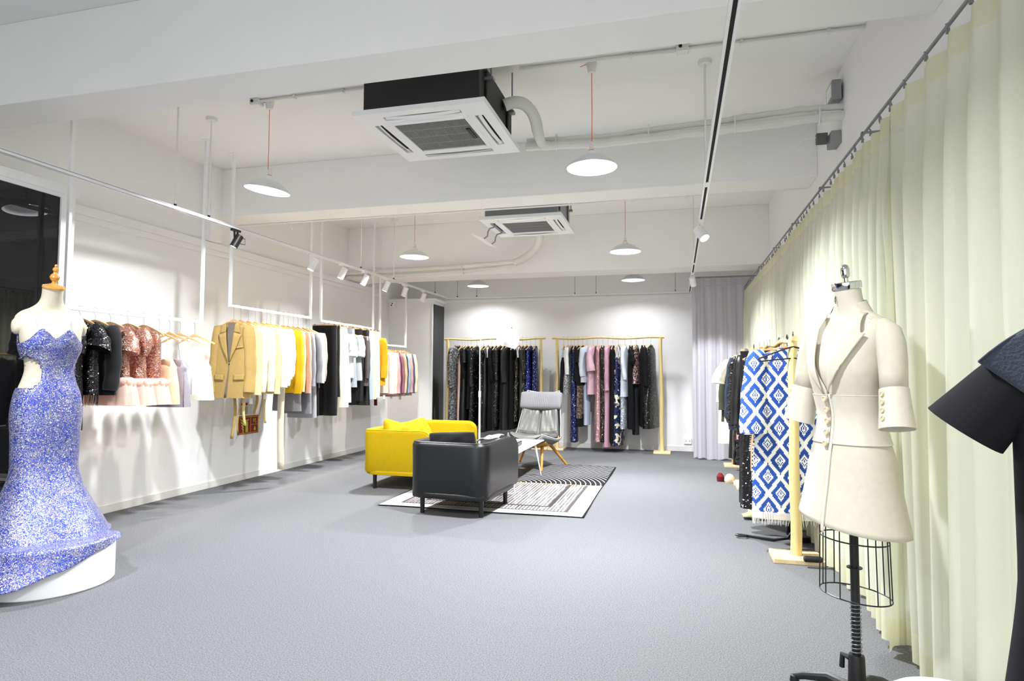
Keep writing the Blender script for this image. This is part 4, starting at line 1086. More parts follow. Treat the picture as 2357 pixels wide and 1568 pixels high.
MB().lathe([(.0, 0), (.02, 0), (.02, .82), (0, .82)], 12).build('stand_pole', M_steel, df)
MB().lathe([(.0, 0), (.16, 0), (.16, .01), (0, .012)], 24).build('stand_base', M_steel, df)

M_gown = sequin('#4053b4', '#a0a2a8', 260, .03, .42, .5, patt='patches', rough=.3, c3='#9078c4')
gown = empty('sequin_gown', (GX, GY, .253), GR_, 'long periwinkle blue sequin gown with side cut-out and spreading train', 'dress', None)
O = .008
# bodice: from bust line down to the waist; cut-outs at the sides bare the waist
gt = [(1.262, 0, -.008, .163+O, .120+O, 2.3), (1.20, 0, -.012, .155+O, .128+O, 2.2), (1.14, 0, -.008, .140+O, .112+O, 2.1), (1.06, 0, -.002, .127+O, .097+O, 2.1), (.98, 0, 0, .140+O, .104+O, 2.1), (.90, 0, 0, .168+O, .122+O, 2.1), (.78, 0, 0, .182+O, .130+O, 2.1), (.66, 0, 0, .176+O, .128+O, 2.1), (.54, 0, 0, .172+O, .128, 2.1), (.42, 0, .0, .180, .140, 2.1), (.30, 0, 0, .215, .180, 2.1), (.20, 0, .0, .265, .235, 2.05), (.11, 0, .0, .315, .295, 2.0), (.05, 0, .0, .345, .33, 2.0), (.018, 0, .0, .365, .352, 2.0)]
tabg = smooth_tab(gt, 4)
grs = []
ng = 96
for (z, cx, cy, hw, hd, ex) in tabg:
    k = max(0, (.62-z)/.6); A = .030*k**1.2
    ring = ellring(cx, cy, z, hw, hd, ng, ex, A*.55, 6, .8+z*.8, A2=A*.4)
    if z > 1.05:
        kk = (z-1.05)/.212
        ring = [Vector((p.x, p.y, p.z+kk*(.055*math.exp(-((abs(p.x)-.075)/.045)**2)-.012*math.exp(-(p.x/.03)**2)-.05*max(0, abs(p.x)/.17)**2)*(1 if p.y < .0 else -1.2*kk))) for p in ring]
    grs.append(ring)
mb = MB(); b0 = 0
n_rows = len(grs)
for r in grs: mb.v += [tuple(p) for p in r]
for j in range(n_rows-1):
    for i in range(ng):
        i2 = (i+1) % ng
        p = (grs[j][i]+grs[j+1][i2])/2
        # cut-out on the wearer's right side (and open back strip above the waist)
        side = p.x < 0
        ell = ((p.z-1.035)/.095)**2 + ((p.x+.135)/.075)**2
        if ell < 1 and p.y > -.115: continue
        if p.z > 1.07 and p.y > .035: continue
        mb.f.append((j*ng+i, j*ng+i2, (j+1)*ng+i2, (j+1)*ng+i))
bod = mb.build('dress_body', M_gown, gown, auto=0)
so_ = bod.modifiers.new('solid', 'SOLIDIFY'); so_.thickness = .004; so_.offset = 1
# train spilling over the pedestal edge towards the viewer's left
def ped_r(a):      # distance from the gown's axis to the pedestal rim, direction a in the gown's own frame
    d = Vector((cos(a+GR_), sin(a+GR_))); o = Vector((PED[0]-GX, PED[1]-GY)); t = o.dot(d)
    return t+math.sqrt(max(0, .340**2-(o.length_squared-t*t)))
def trainf(u, v):
    a = lerp(R(-225), R(-38), u); dgr = math.degrees(a)
    drop = interp([(-225, .20), (-190, .235), (-150, .238), (-120, .19), (-95, .12), (-70, .055), (-38, .012)], dgr)
    rr = max(.355, ped_r(a)+.012)
    if v < .3: t = v/.3; r = lerp(.33, rr, t); z = .032-.014*t*t
    else: t = (v-.3)/.7; r = rr+.012*t+.10*max(0, (drop-.1)/.14)*t**2.2+.008*sin(26*u+1.5)*t; z = .018-drop*t
    return (cos(a)*r, sin(a)*r, max(-.244, z))
MB().sheet(90, 22, trainf, .004).build('train', M_gown, gown, auto=0)
MB().tube([grs[-1][k] for k in range(ng)], .007, 6, closed=True).build('hem_roll', M_gown, gown, auto=0)
stp = MB()
for sx in (-1, 1):
    stp.tube([(sx*.085, -.118, 1.285), (sx*.094, -.085, 1.345), (sx*.095, -.035, 1.402), (sx*.092, .02, 1.43), (sx*.085, .07, 1.40), (sx*.07, .10, 1.30)], .0035, 6)
stp.build('shoulder_strap', cloth('#aab4dc', 'satin'), gown)
st2 = MB()
for k, z in enumerate((1.175, 1.145, 1.12)):
    st2.tube([(-.155-.0*k, -.05, z+.01), (-.150, .02, z+.002*k), (-.11, .088, z), (0, .118, z-.01), (.11, .088, z)], .0028, 6)
st2.build('back_strap', cloth('#8d97cc', 'satin'), gown)

# ================================================================== right dress form with ivory blazer dress
FX, FY = .665, 2.75; FR = R(-53)
ff = empty('dress_form', (FX, FY, 0), FR, 'linen tailor dress form marked 4 with chrome neck knob and black wire cage', 'mannequin')
f_t = [(.80, 0, 0, .165, .12, 2.1), (.92, 0, 0, .168, .122, 2.1), (1.02, 0, 0, .155, .112, 2.1), (1.13, 0, 0, .118, .092, 2.1), (1.22, 0, -.004, .135, .106, 2.1), (1.32, 0, -.014, .158, .125, 2.2), (1.40, 0, -.006, .165, .108, 2.4), (1.46, 0, .008, .178, .086, 2.6), (1.495, 0, .014, .170, .072, 2.6), (1.525, 0, .018, .135, .062, 2.4), (1.55, 0, .014, .090, .056, 2.2), (1.58, 0, .006, .066, .055, 2.0), (1.615, 0, -.002, .060, .056, 2.0), (1.640, 0, -.006, .059, .057, 2.0)]
MB().loft(torso_rings(smooth_tab(f_t)), cap=True).build('torso', M_linen, ff, auto=0)
capF = Matrix.Translation((0, -.006, 1.640)) @ Matrix.Rotation(R(7), 4, 'X')
MB().lathe([(0, 0), (.0605, 0), (.062, .003), (.062, .026), (.060, .029), (0, .030)], 40, m=capF).build('neck_ring', M_chrome, ff, auto=30)
MB().lathe([(0, .029), (.010, .029), (.010, .046), (.016, .050), (.0185, .060), (.0185, .082), (.014, .094), (.006, .100), (0, .101)], 28, m=capF).build('neck_knob', M_chrome, ff, auto=40)
# figure 4 printed on the neck
mk4 = MB()
for (x0, z0, x1, z1, w4) in ((-.0285, 1.592, -.0165, 1.612, .0022), (-.0290, 1.592, -.0115, 1.592, .0018), (-.0165, 1.583, -.0165, 1.612, .0030), (-.0195, 1.583, -.0135, 1.583, .0012)):
    p0, p1 = Vector((x0, -(.0615**2-x0*x0)**.5, z0)), Vector((x1, -(.0615**2-x1*x1)**.5, z1)); mk4.tube([p0, p0.lerp(p1, .5)+Vector((0, -.0004, 0)), p1], w4*.6, 6, flat=.5)
mk4.build('size_mark', M_black, ff)
# cage
cg = MB()
def cagering(z, hw, hd): return [Vector((hw*cos(a), hd*sin(a), z)) for a in [2*pi*k/40 for k in range(40)]]
rings_c = [(.81, .150, .110), (.66, .152, .112), (.445, .158, .116)]
for z, a, b_ in rings_c[1:]: cg.tube(cagering(z, a, b_), .0028, 6, closed=True)
for k in range(12):
    a = 2*pi*k/12+.13; cg.tube([(hw*cos(a), hd*sin(a), z) for z, hw, hd in rings_c], .0028, 6)
cg.build('wire_cage', M_wire, ff)
MB().lathe([(0, .10), (.018, .10), (.018, .84), (0, .84)], 20).build('pole', M_blackpl, ff, auto=40)
MB().lathe([(.018, .545), (.032, .545), (.032, .549), (.018, .549)], 24).build('pole_collar', M_blackpl, ff)
MB().tube([(.0225*cos(a), .0225*sin(a), .215+.195*k/260) for k, a in [(k, 2*pi*k/20) for k in range(261)]], .0018, 6).build('spring', M_steel, ff)
MB().lathe([(0, .02), (.045, .02), (.040, .06), (.036, .12), (.033, .205), (.030, .215), (0, .215)], 24).build('hub', M_blackpl, ff, auto=40)
MB().tube([(-.03, -.01, .195), (-.055, -.02, .20), (-.06, -.02, .15)], .012, 8).build('pedal', M_blackpl, ff)
for k in range(4):
    a = k*pi/2+.25
    MB().tube([(cos(a)*.02, sin(a)*.02, .075), (cos(a)*.13, sin(a)*.13, .085), (cos(a)*.24, sin(a)*.24, .055), (cos(a)*.29, sin(a)*.29, .035)], [.026, .020, .015, .012], 10).build('foot', M_blackpl, ff)
    MB().lathe([(0, 0), (.018, .004), (.022, .02), (.018, .04), (0, .044)], 14, (cos(a)*.29, sin(a)*.29, 0)).build('castor', M_blackpl, ff)

ff.scale = (.88, .88, 1.0)
M_iv = cloth('#d3cebd'); M_ivs = cloth('#d9d4c6', 'satin'); M_ivs.node_tree.nodes['Principled BSDF'].inputs['Roughness'].default_value = .5
bd = empty('blazer_dress', (FX, FY, 0), FR, 'ivory double-lapel blazer dress with covered buttons on the wire-cage dress form', 'dress')
iv = [(1.535, 0, .016, .105, .068, 2.2), (1.515, 0, .018, .150, .076, 2.4), (1.49, 0, .016, .186, .090, 2.6), (1.45, 0, .006, .188, .105, 2.6), (1.38, 0, -.008, .172, .130, 2.3), (1.31, 0, -.014, .167, .140, 2.2), (1.22, 0, -.006, .150, .126, 2.1), (1.14, 0, 0, .140, .114, 2.1), (1.06, 0, 0, .155, .124, 2.1), (.98, 0, 0, .182, .142, 2.1), (.88, 0, 0, .205, .160, 2.05), (.80, 0, 0, .224, .178, 2.0), (.735, 0, 0, .243, .190, 2.0)]
tabv = smooth_tab(iv, 3)
bd.scale = (.89, .89, 1.0)
def vopen(z):
    if z > 1.50: return .95
    if z > 1.235: return lerp(.02, .80, ((z-1.235)/.265)**.9)
    return .012
def ringv(row, off=0.0, n=72):
    z, cx, cy, hw, hd, ex = row
    k = max(0, (1.0-z)/.3); r = ellring(cx, cy, z, hw+off, hd+off, n, ex, .004*k, 7, z*2, a0=vopen(z))
    return [Vector((p.x, p.y, p.z-.03*k*(p.x/.24)-.012*k)) for p in r]
mbv = MB(); mbv.loft([ringv(r) for r in tabv], close=False, cap=False)
o = mbv.build('dress_body', M_iv, bd, auto=0); m_ = o.modifiers.new('solid', 'SOLIDIFY'); m_.thickness = .004; m_.offset = 1
# fitted waist panel with seams
seam = MB()
for z in (1.215, 1.045):
    row = min(tabv, key=lambda r: abs(r[0]-z)); rr_ = ringv(row, .0045, 60); seam.tube(rr_, .0022, 5)
seam.build('waist_seam', M_ivs, bd)
row_ = [r for r in tabv if 1.03 < r[0] < 1.23]
mbp = MB(); mbp.loft([ringv(r, .0055, 60) for r in row_], close=False, cap=False); mbp.build('waist_panel', M_ivs, bd, auto=0)
def fr_pt(x, z, off):
    row = min(tabv, key=lambda r: abs(r[0]-z)); i = tabv.index(row)
    j = min(len(tabv)-1, i+1) if z < row[0] else max(0, i-1)
    r2 = tabv[j]; t = 0 if r2[0] == row[0] else (z-row[0])/(r2[0]-row[0])
    z_, cx, cy, hw, hd, ex = [lerp(a, b_, t) for a, b_ in zip(row, r2)]
    k = min(.99, abs(x)/hw); return Vector((x, cy-hd*(1-k**ex)**(1/ex)-off, z))
def vpatch(q, off, th, name, mat, n=10):
    a, b_, c, d = [Vector(p) for p in q]
    def f(u, v):
        p = a.lerp(b_, u).lerp(d.lerp(c, u), v); return fr_pt(p.x, p.y, off+th)
    return MB().sheet(n, n, f, th).build(name, mat, bd, auto=0)
for sx in (-1, 1):
    q1 = [(sx*.060, 1.548), (sx*.105, 1.535), (sx*.132, 1.455), (sx*.078, 1.470)]
    q2 = [(sx*.074, 1.478), (sx*.150, 1.452), (sx*.085, 1.33), (sx*.012, 1.225)]
    if sx < 0: q1 = [q1[1], q1[0], q1[3], q1[2]]; q2 = [q2[1], q2[0], q2[3], q2[2]]
    vpatch(q1, .010, .004, 'collar', M_iv); vpatch(q2, .014 if sx > 0 else .010, .005, 'lapel', M_iv)
bk = []
for k in range(17):
    a = lerp(R(-10), R(190), k/16); bk.append((a))
MB().grid(24, 4, lambda u, v: Vector(((.068+.044*v)*cos(lerp(R(-30), R(210), u)), .012+(.062+.022*v)*sin(lerp(R(-30), R(210), u)), 1.600-.072*v+(-.03 if False else 0)-.02*(1-sin(pi*u))))).build('collar_stand', M_iv, bd, auto=0)
M_btn = paint('horn_button', '#d9cdb0', .35)
def button(parent, p, nrm, r=.012, mat=M_btn):
    q = Vector(nrm).to_track_quat('Z', 'Y').to_matrix().to_4x4()
    MB().lathe([(0, .003), (r*.55, .003), (r*.62, .0055), (r*.92, .0055), (r, .003), (r, -.004), (0, -.004)], 20, m=Matrix.Translation(p) @ q).build('button', mat, parent, auto=30)
for k in range(5): button(bd, fr_pt(-.012, 1.205-.043*k, .017), (-.05, -1, 0))
MB().sheet(3, 40, lambda u, v: fr_pt(.004+.012*u, lerp(1.225, .70, v), .0075-.002*u), .002).build('placket', M_ivs, bd, auto=0)
for sx in (-1, 1):
    pts = [Vector((sx*.125, .012, 1.475)), Vector((sx*.155, .010, 1.470)), Vector((sx*.180, .006, 1.450)), Vector((sx*.198, .0, 1.41)), Vector((sx*.210, -.008, 1.36)), Vector((sx*.218, -.016, 1.30)), Vector((sx*.224, -.024, 1.24))]
    rs = [.040, .052, .058, .059, .057, .055, .053]
    MB().tube(pts, rs, 28, flat=.95, up=(0, 1, 0)).build('sleeve', M_iv, bd, auto=0)
    c1_, c2_ = Vector((sx*.224, -.023, 1.245)), Vector((sx*.248, -.043, 1.105))
    u_ = (c2_-c1_).normalized(); mc = Matrix.Translation(c1_) @ u_.to_track_quat('Z', 'Y').to_matrix().to_4x4()
    MB().lathe([(.050, 0), (.0555, -.002), (.056, .004), (.060, .07), (.068, .145), (.065, .146), (.056, .07), (.050, .004)], 32, m=mc).build('cuff', M_ivs, bd, auto=40)
    for k in range(4):
        f = .022+.030*k; a = R(-128) if sx > 0 else R(-60)
        dloc = mc.to_3x3() @ Vector((1, 0, 0)); 
        best = None
        for t_ in range(36):
            aa = 2*pi*t_/36; nv = (mc.to_3x3() @ Vector((cos(aa), sin(aa), 0)))
            sc_v = nv.dot(Vector((-.25*1, -1, 0)).normalized()) if sx > 0 else nv.dot(Vector((-1, -.6, 0)).normalized())
            if best is None or sc_v > best[0]: best = (sc_v, aa, nv)
        aa = best[1]; p = mc @ Vector((cos(aa)*(.059+.05*f), sin(aa)*(.059+.05*f), f)); button(bd, p, best[2], .0095)

# ================================================================== right edge: dark coat, stool
ck = empty('side_rail', (0, 0, 0), 0, 'black garment rail running past the right edge of the view', 'clothes rail')
MB().tube([(.835, 1.46, 1.54), (.74, .7, 1.54)], .012, 10).build('bar', M_black, ck)
for x, y in ((.865, 1.86), (.79, .78)): pass
MB().tube([(.74, .7, 0), (.74, .7, 1.54)], .014, 10).build('post', M_black, ck)
MB().box(.56, .92, .66, .74, 0, .02).build('foot', M_black, ck, smooth=False)
MB().tube([(.745, .72, .015), (.835, 1.45, .015), (.835, 1.46, 1.54)], .010, 8).build('floor_bar', M_black, ck)
hanger('wood', (.80, 1.40, 1.54), R(-28), .115, 'pale wooden hanger holding the black short-sleeved coat at the right edge', None)
M_coat = cloth('#16161a'); M_dgrey = cloth('#3e4350', 'knit')
def coat_extra(root, B):
    # wide grey cape collar falling over the shoulder
    for sx in (-1, 1):
        def f(u, v, sx=sx):
            x = lerp(.05, lerp(.25, .16, v), u); z = .002-.105*u*u-.17*v*(1-.55*u)
            y = -.080*(1-.35*u)-.012
            return (sx*x, y+.02*v*0, z)
        MB().sheet(10, 10, f if sx > 0 else (lambda u, v, f=f: f(1-u, v)), .005).build('cape_collar', M_dgrey, root, auto=0)
        MB().sheet(10, 4, (lambda u, v, sx=sx: (sx*lerp(.05, .25, u if sx > 0 else 1-u), lerp(-.092+.02*(u if sx > 0 else 1-u), .07, v), .004-.105*(u if sx > 0 else 1-u)**2)), .004).build('cape_back', M_dgrey, root, auto=0)
    MB().sheet(6, 16, lambda u, v: (lerp(-.155, -.125, u)-.10*v*v, -.075-.03*v, -.30-.95*v), .004).build('grey_facing', M_dgrey, root, auto=0)
    MB().sheet(8, 16, lambda u, v: (lerp(-.115-.10*v*v, .0, u), -.068-.03*v, -.42-.85*v), .004).build('cream_panel', cloth('#efe6be'), root, auto=0)
garment('top', (.80, 1.40, 1.415), R(-28), 'black_coat', 'black short-sleeved coat with wide grey collar cut off by the right edge', 'coat', M_coat, w=.40, L=1.30, sl=None, flare=1.25, A=.006, nf=6, seed=4, d=.075, extra=coat_extra, scale=.86)
# its wide sleeve towards the viewer's left
cs = bpy.data.objects['black_coat']
MB().loft([[Vector((c[0], c[1], c[2]))+Vector((0, cos(a)*r*.75, 0))+Vector(dv)*sin(a)*r for a in [2*pi*i/24 for i in range(24)]] for c, r, dv in (((-.13, 0, -.085), .045, (.5, 0, -.85)), ((-.165, -.005, -.115), .062, (.62, 0, -.78)), ((-.205, -.012, -.165), .072, (.75, 0, -.66)), ((-.245, -.02, -.215), .080, (.80, 0, -.60)), ((-.285, -.026, -.265), .088, (.82, 0, -.575)))], cap=True).build('sleeve', M_coat, cs, auto=60)
stl = MB().lathe([(0, 0), (.17, 0), (.19, .02), (.20, .12), (.20, .26), (.19, .30), (.16, .322), (.10, .328), (0, .330)], 48).build('round_stool', paint('boucle', '#efeeea', .95, var=.04, bs=1.0, bscale=120), loc=(.79, 2.20, 0))
tag(stl, 'low white boucle stool at the foot of the near curtain', 'stool')
#PART5
# ================================================================== garments on the rails
def tulle_extra(root, B):
    L = B.L
    def ring(z, k, ph, A): return ellring(0, 0, z, (.20+.05*k), .085+.045*k, 64, 2.2, A, 15, ph)
    MB().loft([ring(-L+.03, .1, 1, .006), ring(-L-.02, .55, 1.2, .012), ring(-L-.10, .8, 1.5, .015), ring(-L-.19, 1.1, 1.9, .018)], cap=False).build('tulle_skirt', M_tulle, root, auto=0)
    MB().loft([ring(-L+.035, .0, 2, .006), ring(-L+.015, .9, 2.6, .014), ring(-L-.03, .55, 3, .012)], cap=False).build('tulle_ruffle', M_tulle, root, auto=0)
def fringe_extra(depth, w, d, mat, nstr=46):
    def f(root, B):
        mb = MB(); rnd = random.Random(7)
        for k in range(nstr):
            a = 2*pi*k/nstr; c, s_ = cos(a), sin(a); rr = (abs(c)**2.6+abs(s_)**2.6)**(-1/2.6)
            x, y = c*rr*w/2, s_*rr*d; l = depth*rnd.uniform(.8, 1.05)
            mb.tube([(x, y, -B.L+.01), (x+rnd.uniform(-.004, .004), y, -B.L-l*.5), (x+rnd.uniform(-.008, .008), y+rnd.uniform(-.004, .004), -B.L-l)], [.0035, .003, .001], 4)
        mb.build('fringe', mat, root, smooth=False)
    return f
def skirt_extra(L0, L1, w, mat, flare=1.1, name='matching_skirt'):
    def f(root, B):
        MB().loft([ellring(0, .012, -lerp(L0, L1, k/8), lerp(w/2, w/2*flare, k/8), .05, 34, 2.4, .006*k/8, 7, 1+k*.2) for k in range(9)]).build(name, mat, root, auto=70)
    return f
def tails_extra(items):
    def f(root, B):
        for (x, z0, z1, ww, m_) in items:
            MB().sheet(2, 12, lambda u, v: (x+ww*(u-.5)+.012*sin(4*v+x*30), -.05+.015*sin(5*v+x*9), lerp(z0, z1, v)), .003).build('belt_tail', m_, root, auto=0)
    return f
G = garment
rose = sequin('#9c6553', '#dca693', 190, .05, .8, .5, rough=.25)
blkseq = sequin('#08080a', '#111116', 150, .008, .2, .6, rough=.3)
gA = 'tops on the rail nearest the viewer'
def place(rail, y, hl, style, glabel, w=.40, yaw=0.0):
    hanger(style, (XB, y, ZR[rail]), yaw, hl, glabel, None, w)
    return (XB, y, ZR[rail]-hl)
def hangon(rail, y, hl, style, short, kind, name, label, cat, mat, yaw=0.0, hw=.40, **k):
    hn = {'wood': 'wooden hanger', 'curved': 'curved wooden hanger', 'clip': 'clip hanger', 'black': 'black hanger'}[style]
    hanger(style, (XB, y, ZR[rail]), yaw, hl, hn+' holding the '+short, None, hw)
    if kind in ('skirt', 'trousers'): loc = (XB, y, ZR[rail]-hl-(.026 if style == 'wood' else .012))
    else: loc = (XB, y, ZR[rail]-hl-(.026 if style == 'wood' else .012))
    return G(kind, loc, yaw, name, label, cat, mat, k.pop('group', gA), **k)
# rail 1
hangon(0, 3.73, .075, 'curved', 'narrow black gown', 'top', 'black_dress', 'long narrow black dress half hidden behind the sequin gown', 'dress', blkseq, L=.84, w=.34, sl=.2, sr=(.06, .05), seed=2)
hangon(0, 3.855, .075, 'curved', 'black sequin fringe top', 'top', 'sequin_blouse', 'black sequin top with flutter sleeves and a fringed hem', 'top', blkseq, L=.58, w=.36, sl=.16, sr=(.055, .10), out=.06, seed=3, extra=fringe_extra(.09, .37, .055, M_black))
hangon(0, 3.985, .08, 'curved', 'black velvet blazer', 'top', 'velvet_blazer', 'black velvet blazer with long sleeves beside the rose sequin tops', 'jacket', cloth('#0e0e11', 'velvet'), L=.58, w=.41, sl=.47, sr=(.066, .052), v=.25, lining=cloth('#0b0b0c'), seed=4)
hangon(0, 4.125, .085, 'curved', 'rose sequin dress with flutter sleeve', 'top', 'sequin_dress', 'rose gold sequin mini dress with flared flutter sleeves and tulle hem', 'dress', rose, L=.47, w=.36, sl=.17, sr=(.055, .10), out=.07, seed=5, extra=tulle_extra)
hangon(0, 4.295, .085, 'curved', 'rose sequin dress with puff sleeve', 'top', 'sequin_dress', 'rose gold sequin mini dress with round puff sleeves and tulle hem', 'dress', rose, L=.48, w=.36, sl=.19, sr=(.065, .045), puff=.45, out=.06, seed=6, extra=tulle_extra)
hangon(0, 4.46, .085, 'curved', 'sleeveless rose sequin dress', 'top', 'sequin_dress', 'sleeveless rose gold sequin mini dress with tulle hem, last of the three', 'dress', rose, L=.48, w=.35, sl=None, seed=7, extra=tulle_extra)
for y, m, nm, l, L_ in ((4.63, cloth('#efc4a4', 'satin'), 'peach satin camisole', 'peach satin camisole hanging on thin straps beside the sequin dresses', .62), (4.75, cloth('#8b8790', 'satin'), 'grey satin camisole', 'slate grey satin camisole with thin straps', .65), (4.875, cloth('#ecebe8', 'satin'), 'white satin camisole', 'white satin camisole, shortest of the four camisoles', .54), (5.06, cloth('#e7e2d4', 'satin'), 'ivory lace camisole', 'ivory camisole with lace cups at the end of the nearest rail', .60)):
    hangon(0, y, .13, 'wood', nm, 'strap', 'camisole', l, 'camisole', m, yaw=R(6), w=.36, L=L_, top=.22, A=.014, flare=1.15, seed=int(y*10), d=.045, nf=6)
# rail 2
def blazer_extra(root, B):
    m_ = cloth('#b2965c')
    for sx in (-1, 1):
        q = [(sx*.06, -.55), (sx*.175, -.545), (sx*.175, -.60), (sx*.06, -.605)]
        if sx < 0: q = [q[1], q[0], q[3], q[2]]
        B.patch([q], .006, .004).build('pocket_flap', m_, root, auto=0)
    B.patch([[(.075, -.255), (.155, -.245), (.155, -.265), (.075, -.275)]], .006, .003).build('breast_pocket', m_, root, auto=0)
    B.patch([[(-.003, -.46), (.003, -.46), (-.020, -.785), (-.050, -.785)]], .003, .002).build('front_slit', cloth('#6f675e', 'satin'), root, auto=0)
g2 = 'jackets and coats on the second rail'
J = [(5.603, '#b2965c', 'camel one-button blazer', .79, .42, .66), (5.712, '#e9d6a0', 'sand blazer with buttoned cuffs', .76, .40, .69), (5.837, '#efe3c3', 'cream blazer', .74, .36, .66), (5.952, '#f1e6ca', 'pale cream jacket', .72, .30, .66), (6.069, '#e6d49f', 'beige blazer', .76, .34, .69), (6.154, '#f0e8d2', 'ivory jacket', .70, .2, .62), (6.225, '#f4f1ea', 'white jacket', .66, .2, .60), (6.322, '#f5f3ee', 'white short jacket', .60, None, .50), (6.462, '#c99e12', 'yellow coat', .76, None, .70), (6.556, '#e6c98c', 'honey beige jacket', .70, None, .68), (6.660, '#c49a8b', 'dusty pink jacket', .74, None, .70), (6.758, '#8d9097', 'blue grey jacket', .66, None, .62), (6.870, '#77767b', 'charcoal jacket', .62, None, .58), (6.945, '#f1eeea', 'white wool jacket', .62, None, .58), (7.005, '#8c857a', 'taupe jacket', .62, None, .56)]
where = {0: 'facing the viewer at the front of the second rail', 1: 'directly behind the camel blazer', 2: 'third on the second rail', 3: 'fourth on the second rail with dark cuff buttons behind', 4: 'with dark cuff buttons on the second rail', 5: 'before the plain white jackets', 6: 'the longer of two white ones before the yellow coat', 7: 'right in front of the yellow coat', 8: 'the only yellow one on the second rail', 9: 'just behind the yellow coat', 10: 'the only pink one on the second rail', 11: 'behind the dusty pink jacket', 12: 'over a grey skirt on the second rail', 13: 'between the charcoal and taupe jackets', 14: 'last on the second rail beside black trousers'}
for i, (y, c, nm, L_, v_, sl_) in enumerate(J):
    ex = None; k = {}
    if i == 0: k = dict(buttons=1, lining=cloth('#6f675e', 'satin')); ex = blazer_extra
    if i in (1, 4): ex = tails_extra([(-.02, -.70, -.98 if i == 4 else -1.22, .035, cloth('#b2965c')), (.05, -.7, -1.15, .014, cloth('#b2965c')), (.11, -.68, -1.08, .03, cloth('#d8c288'))])
    if i == 9: ex = skirt_extra(.55, .98, .36, cloth('#807f84'))
    if i == 11: ex = skirt_extra(.55, 1.02, .38, cloth('#86868c'))
    if i == 12: ex = skirt_extra(.5, 1.08, .36, cloth('#a8a6ab'))
    if i == 13: ex = skirt_extra(.5, 1.06, .34, cloth('#17171a'))
    if i == 7: ex = tails_extra([(.14, -.5, -1.62, .09, cloth('#f0e6d0'))])
    hangon(1, y, .145, 'wood', nm, 'top', 'blazer' if i in (0, 1, 2, 4) else 'jacket', nm+', '+where[i], 'jacket', cloth(c), group=g2, L=L_, w=.43, sl=sl_, sr=(.062, .052), v=v_, A=.004, seed=i+10, d=.05, tagc=(.16 if i in (1, 3, 6, 7, 12, 14) else False), extra=ex, yaw=R([2, 4, -3, 3, -2, 4, 0, -3, 3, -2, 3, -3, 2, 0, -3][i]), out=.045, **k)
# buttons on the sand and beige cuffs
# rail 3
g3 = 'trousers, skirts and tops on the third rail'
K = [(7.366, 'trousers', '#0f0f11', 'velvet', 'wide black trousers', 1.17, .35, 1.05), (7.463, 'trousers', '#141414', 'plain', 'second black trousers', .93, .34, 1.0), (7.561, 'skirt', '#eadfc9', 'plain', 'cream flared skirt', 1.08, .32, 1.45), (7.662, 'skirt', '#f4f1ea', 'plain', 'white buttoned long skirt', 1.02, .32, 1.5),
     (7.766, 'top', '#b9bdbf', 'plain', 'light grey short-sleeved top', .62, .40, 1.05), (7.871, 'skirt', '#8e959b', 'denim', 'blue grey skirt', .82, .32, 1.2), (7.98, 'top', '#9ba0a1', 'plain', 'mid grey short-sleeved top', .66, .40, 1.05), (8.078, 'skirt', '#121214', 'leather', 'black leather skirt', 1.02, .33, 1.2), (8.179, 'top', '#4b4646', 'satin', 'dark brown blouse', .74, .40, 1.1), (8.282, 'trousers', '#17171a', 'leather', 'black leather trousers', 1.08, .34, 1.0), (8.387, 'trousers', '#9fadbb', 'denim', 'pale blue jeans', 1.0, .33, 1.0), (8.494, 'trousers', '#ead9a4', 'plain', 'pale yellow trousers', 1.0, .33, 1.0), (8.60, 'trousers', '#f3efe6', 'plain', 'white trousers', .98, .33, 1.0), (8.69, 'top', '#c9970c', 'knit', 'mustard knit sweater', .74, .42, 1.05)]
w3 = ['facing the viewer at the front of the third rail', 'behind the first pair, slightly shorter', 'hanging lowest behind the black trousers', 'with a column of buttons, behind the cream flared skirt', 'beside the white skirt on the third rail', 'between two grey tops', 'nearer the dark brown blouse', 'reaching lower than the tops beside it', 'with long sleeves on the third rail', 'behind the dark brown blouse', 'on the third rail', 'before the white pair', 'just before the mustard sweater', 'with long sleeves ending the third rail']
for i, (y, kd, c, st, nm, L_, w_, fl) in enumerate(K):
    clip = kd != 'top'; k = {}
    if kd == 'top': k = dict(sl=(.26 if i in (4, 6) else .56), sr=(.066, .062 if i in (4, 6) else .05))
    ex = None
    if i == 3:
        def ex(root, B):
            for q in range(6): button(root, Vector((.10, B.front(.10, -.06-.03*q)-.012, -.06-.03*q)), (0, -1, 0), .009)
    hangon(2, y, .045 if clip else .10, 'clip' if clip else 'wood', nm, kd, {'trousers': 'trousers', 'skirt': 'skirt', 'top': 'blouse'}[kd], nm+', '+w3[i], {'trousers': 'trousers', 'skirt': 'skirt', 'top': 'top'}[kd], cloth(c, st), group=g3, L=L_, w=w_, flare=fl, A=.009, seed=i+30, d=.045, tagc=(.10 if i in (4, 6) else False), extra=ex, hw=.36 if clip else .40, yaw=R([3, -4, 3, -3, 2, -3, 3, -2, 3, -3, 2, -2, 3, 4][i]), **k)
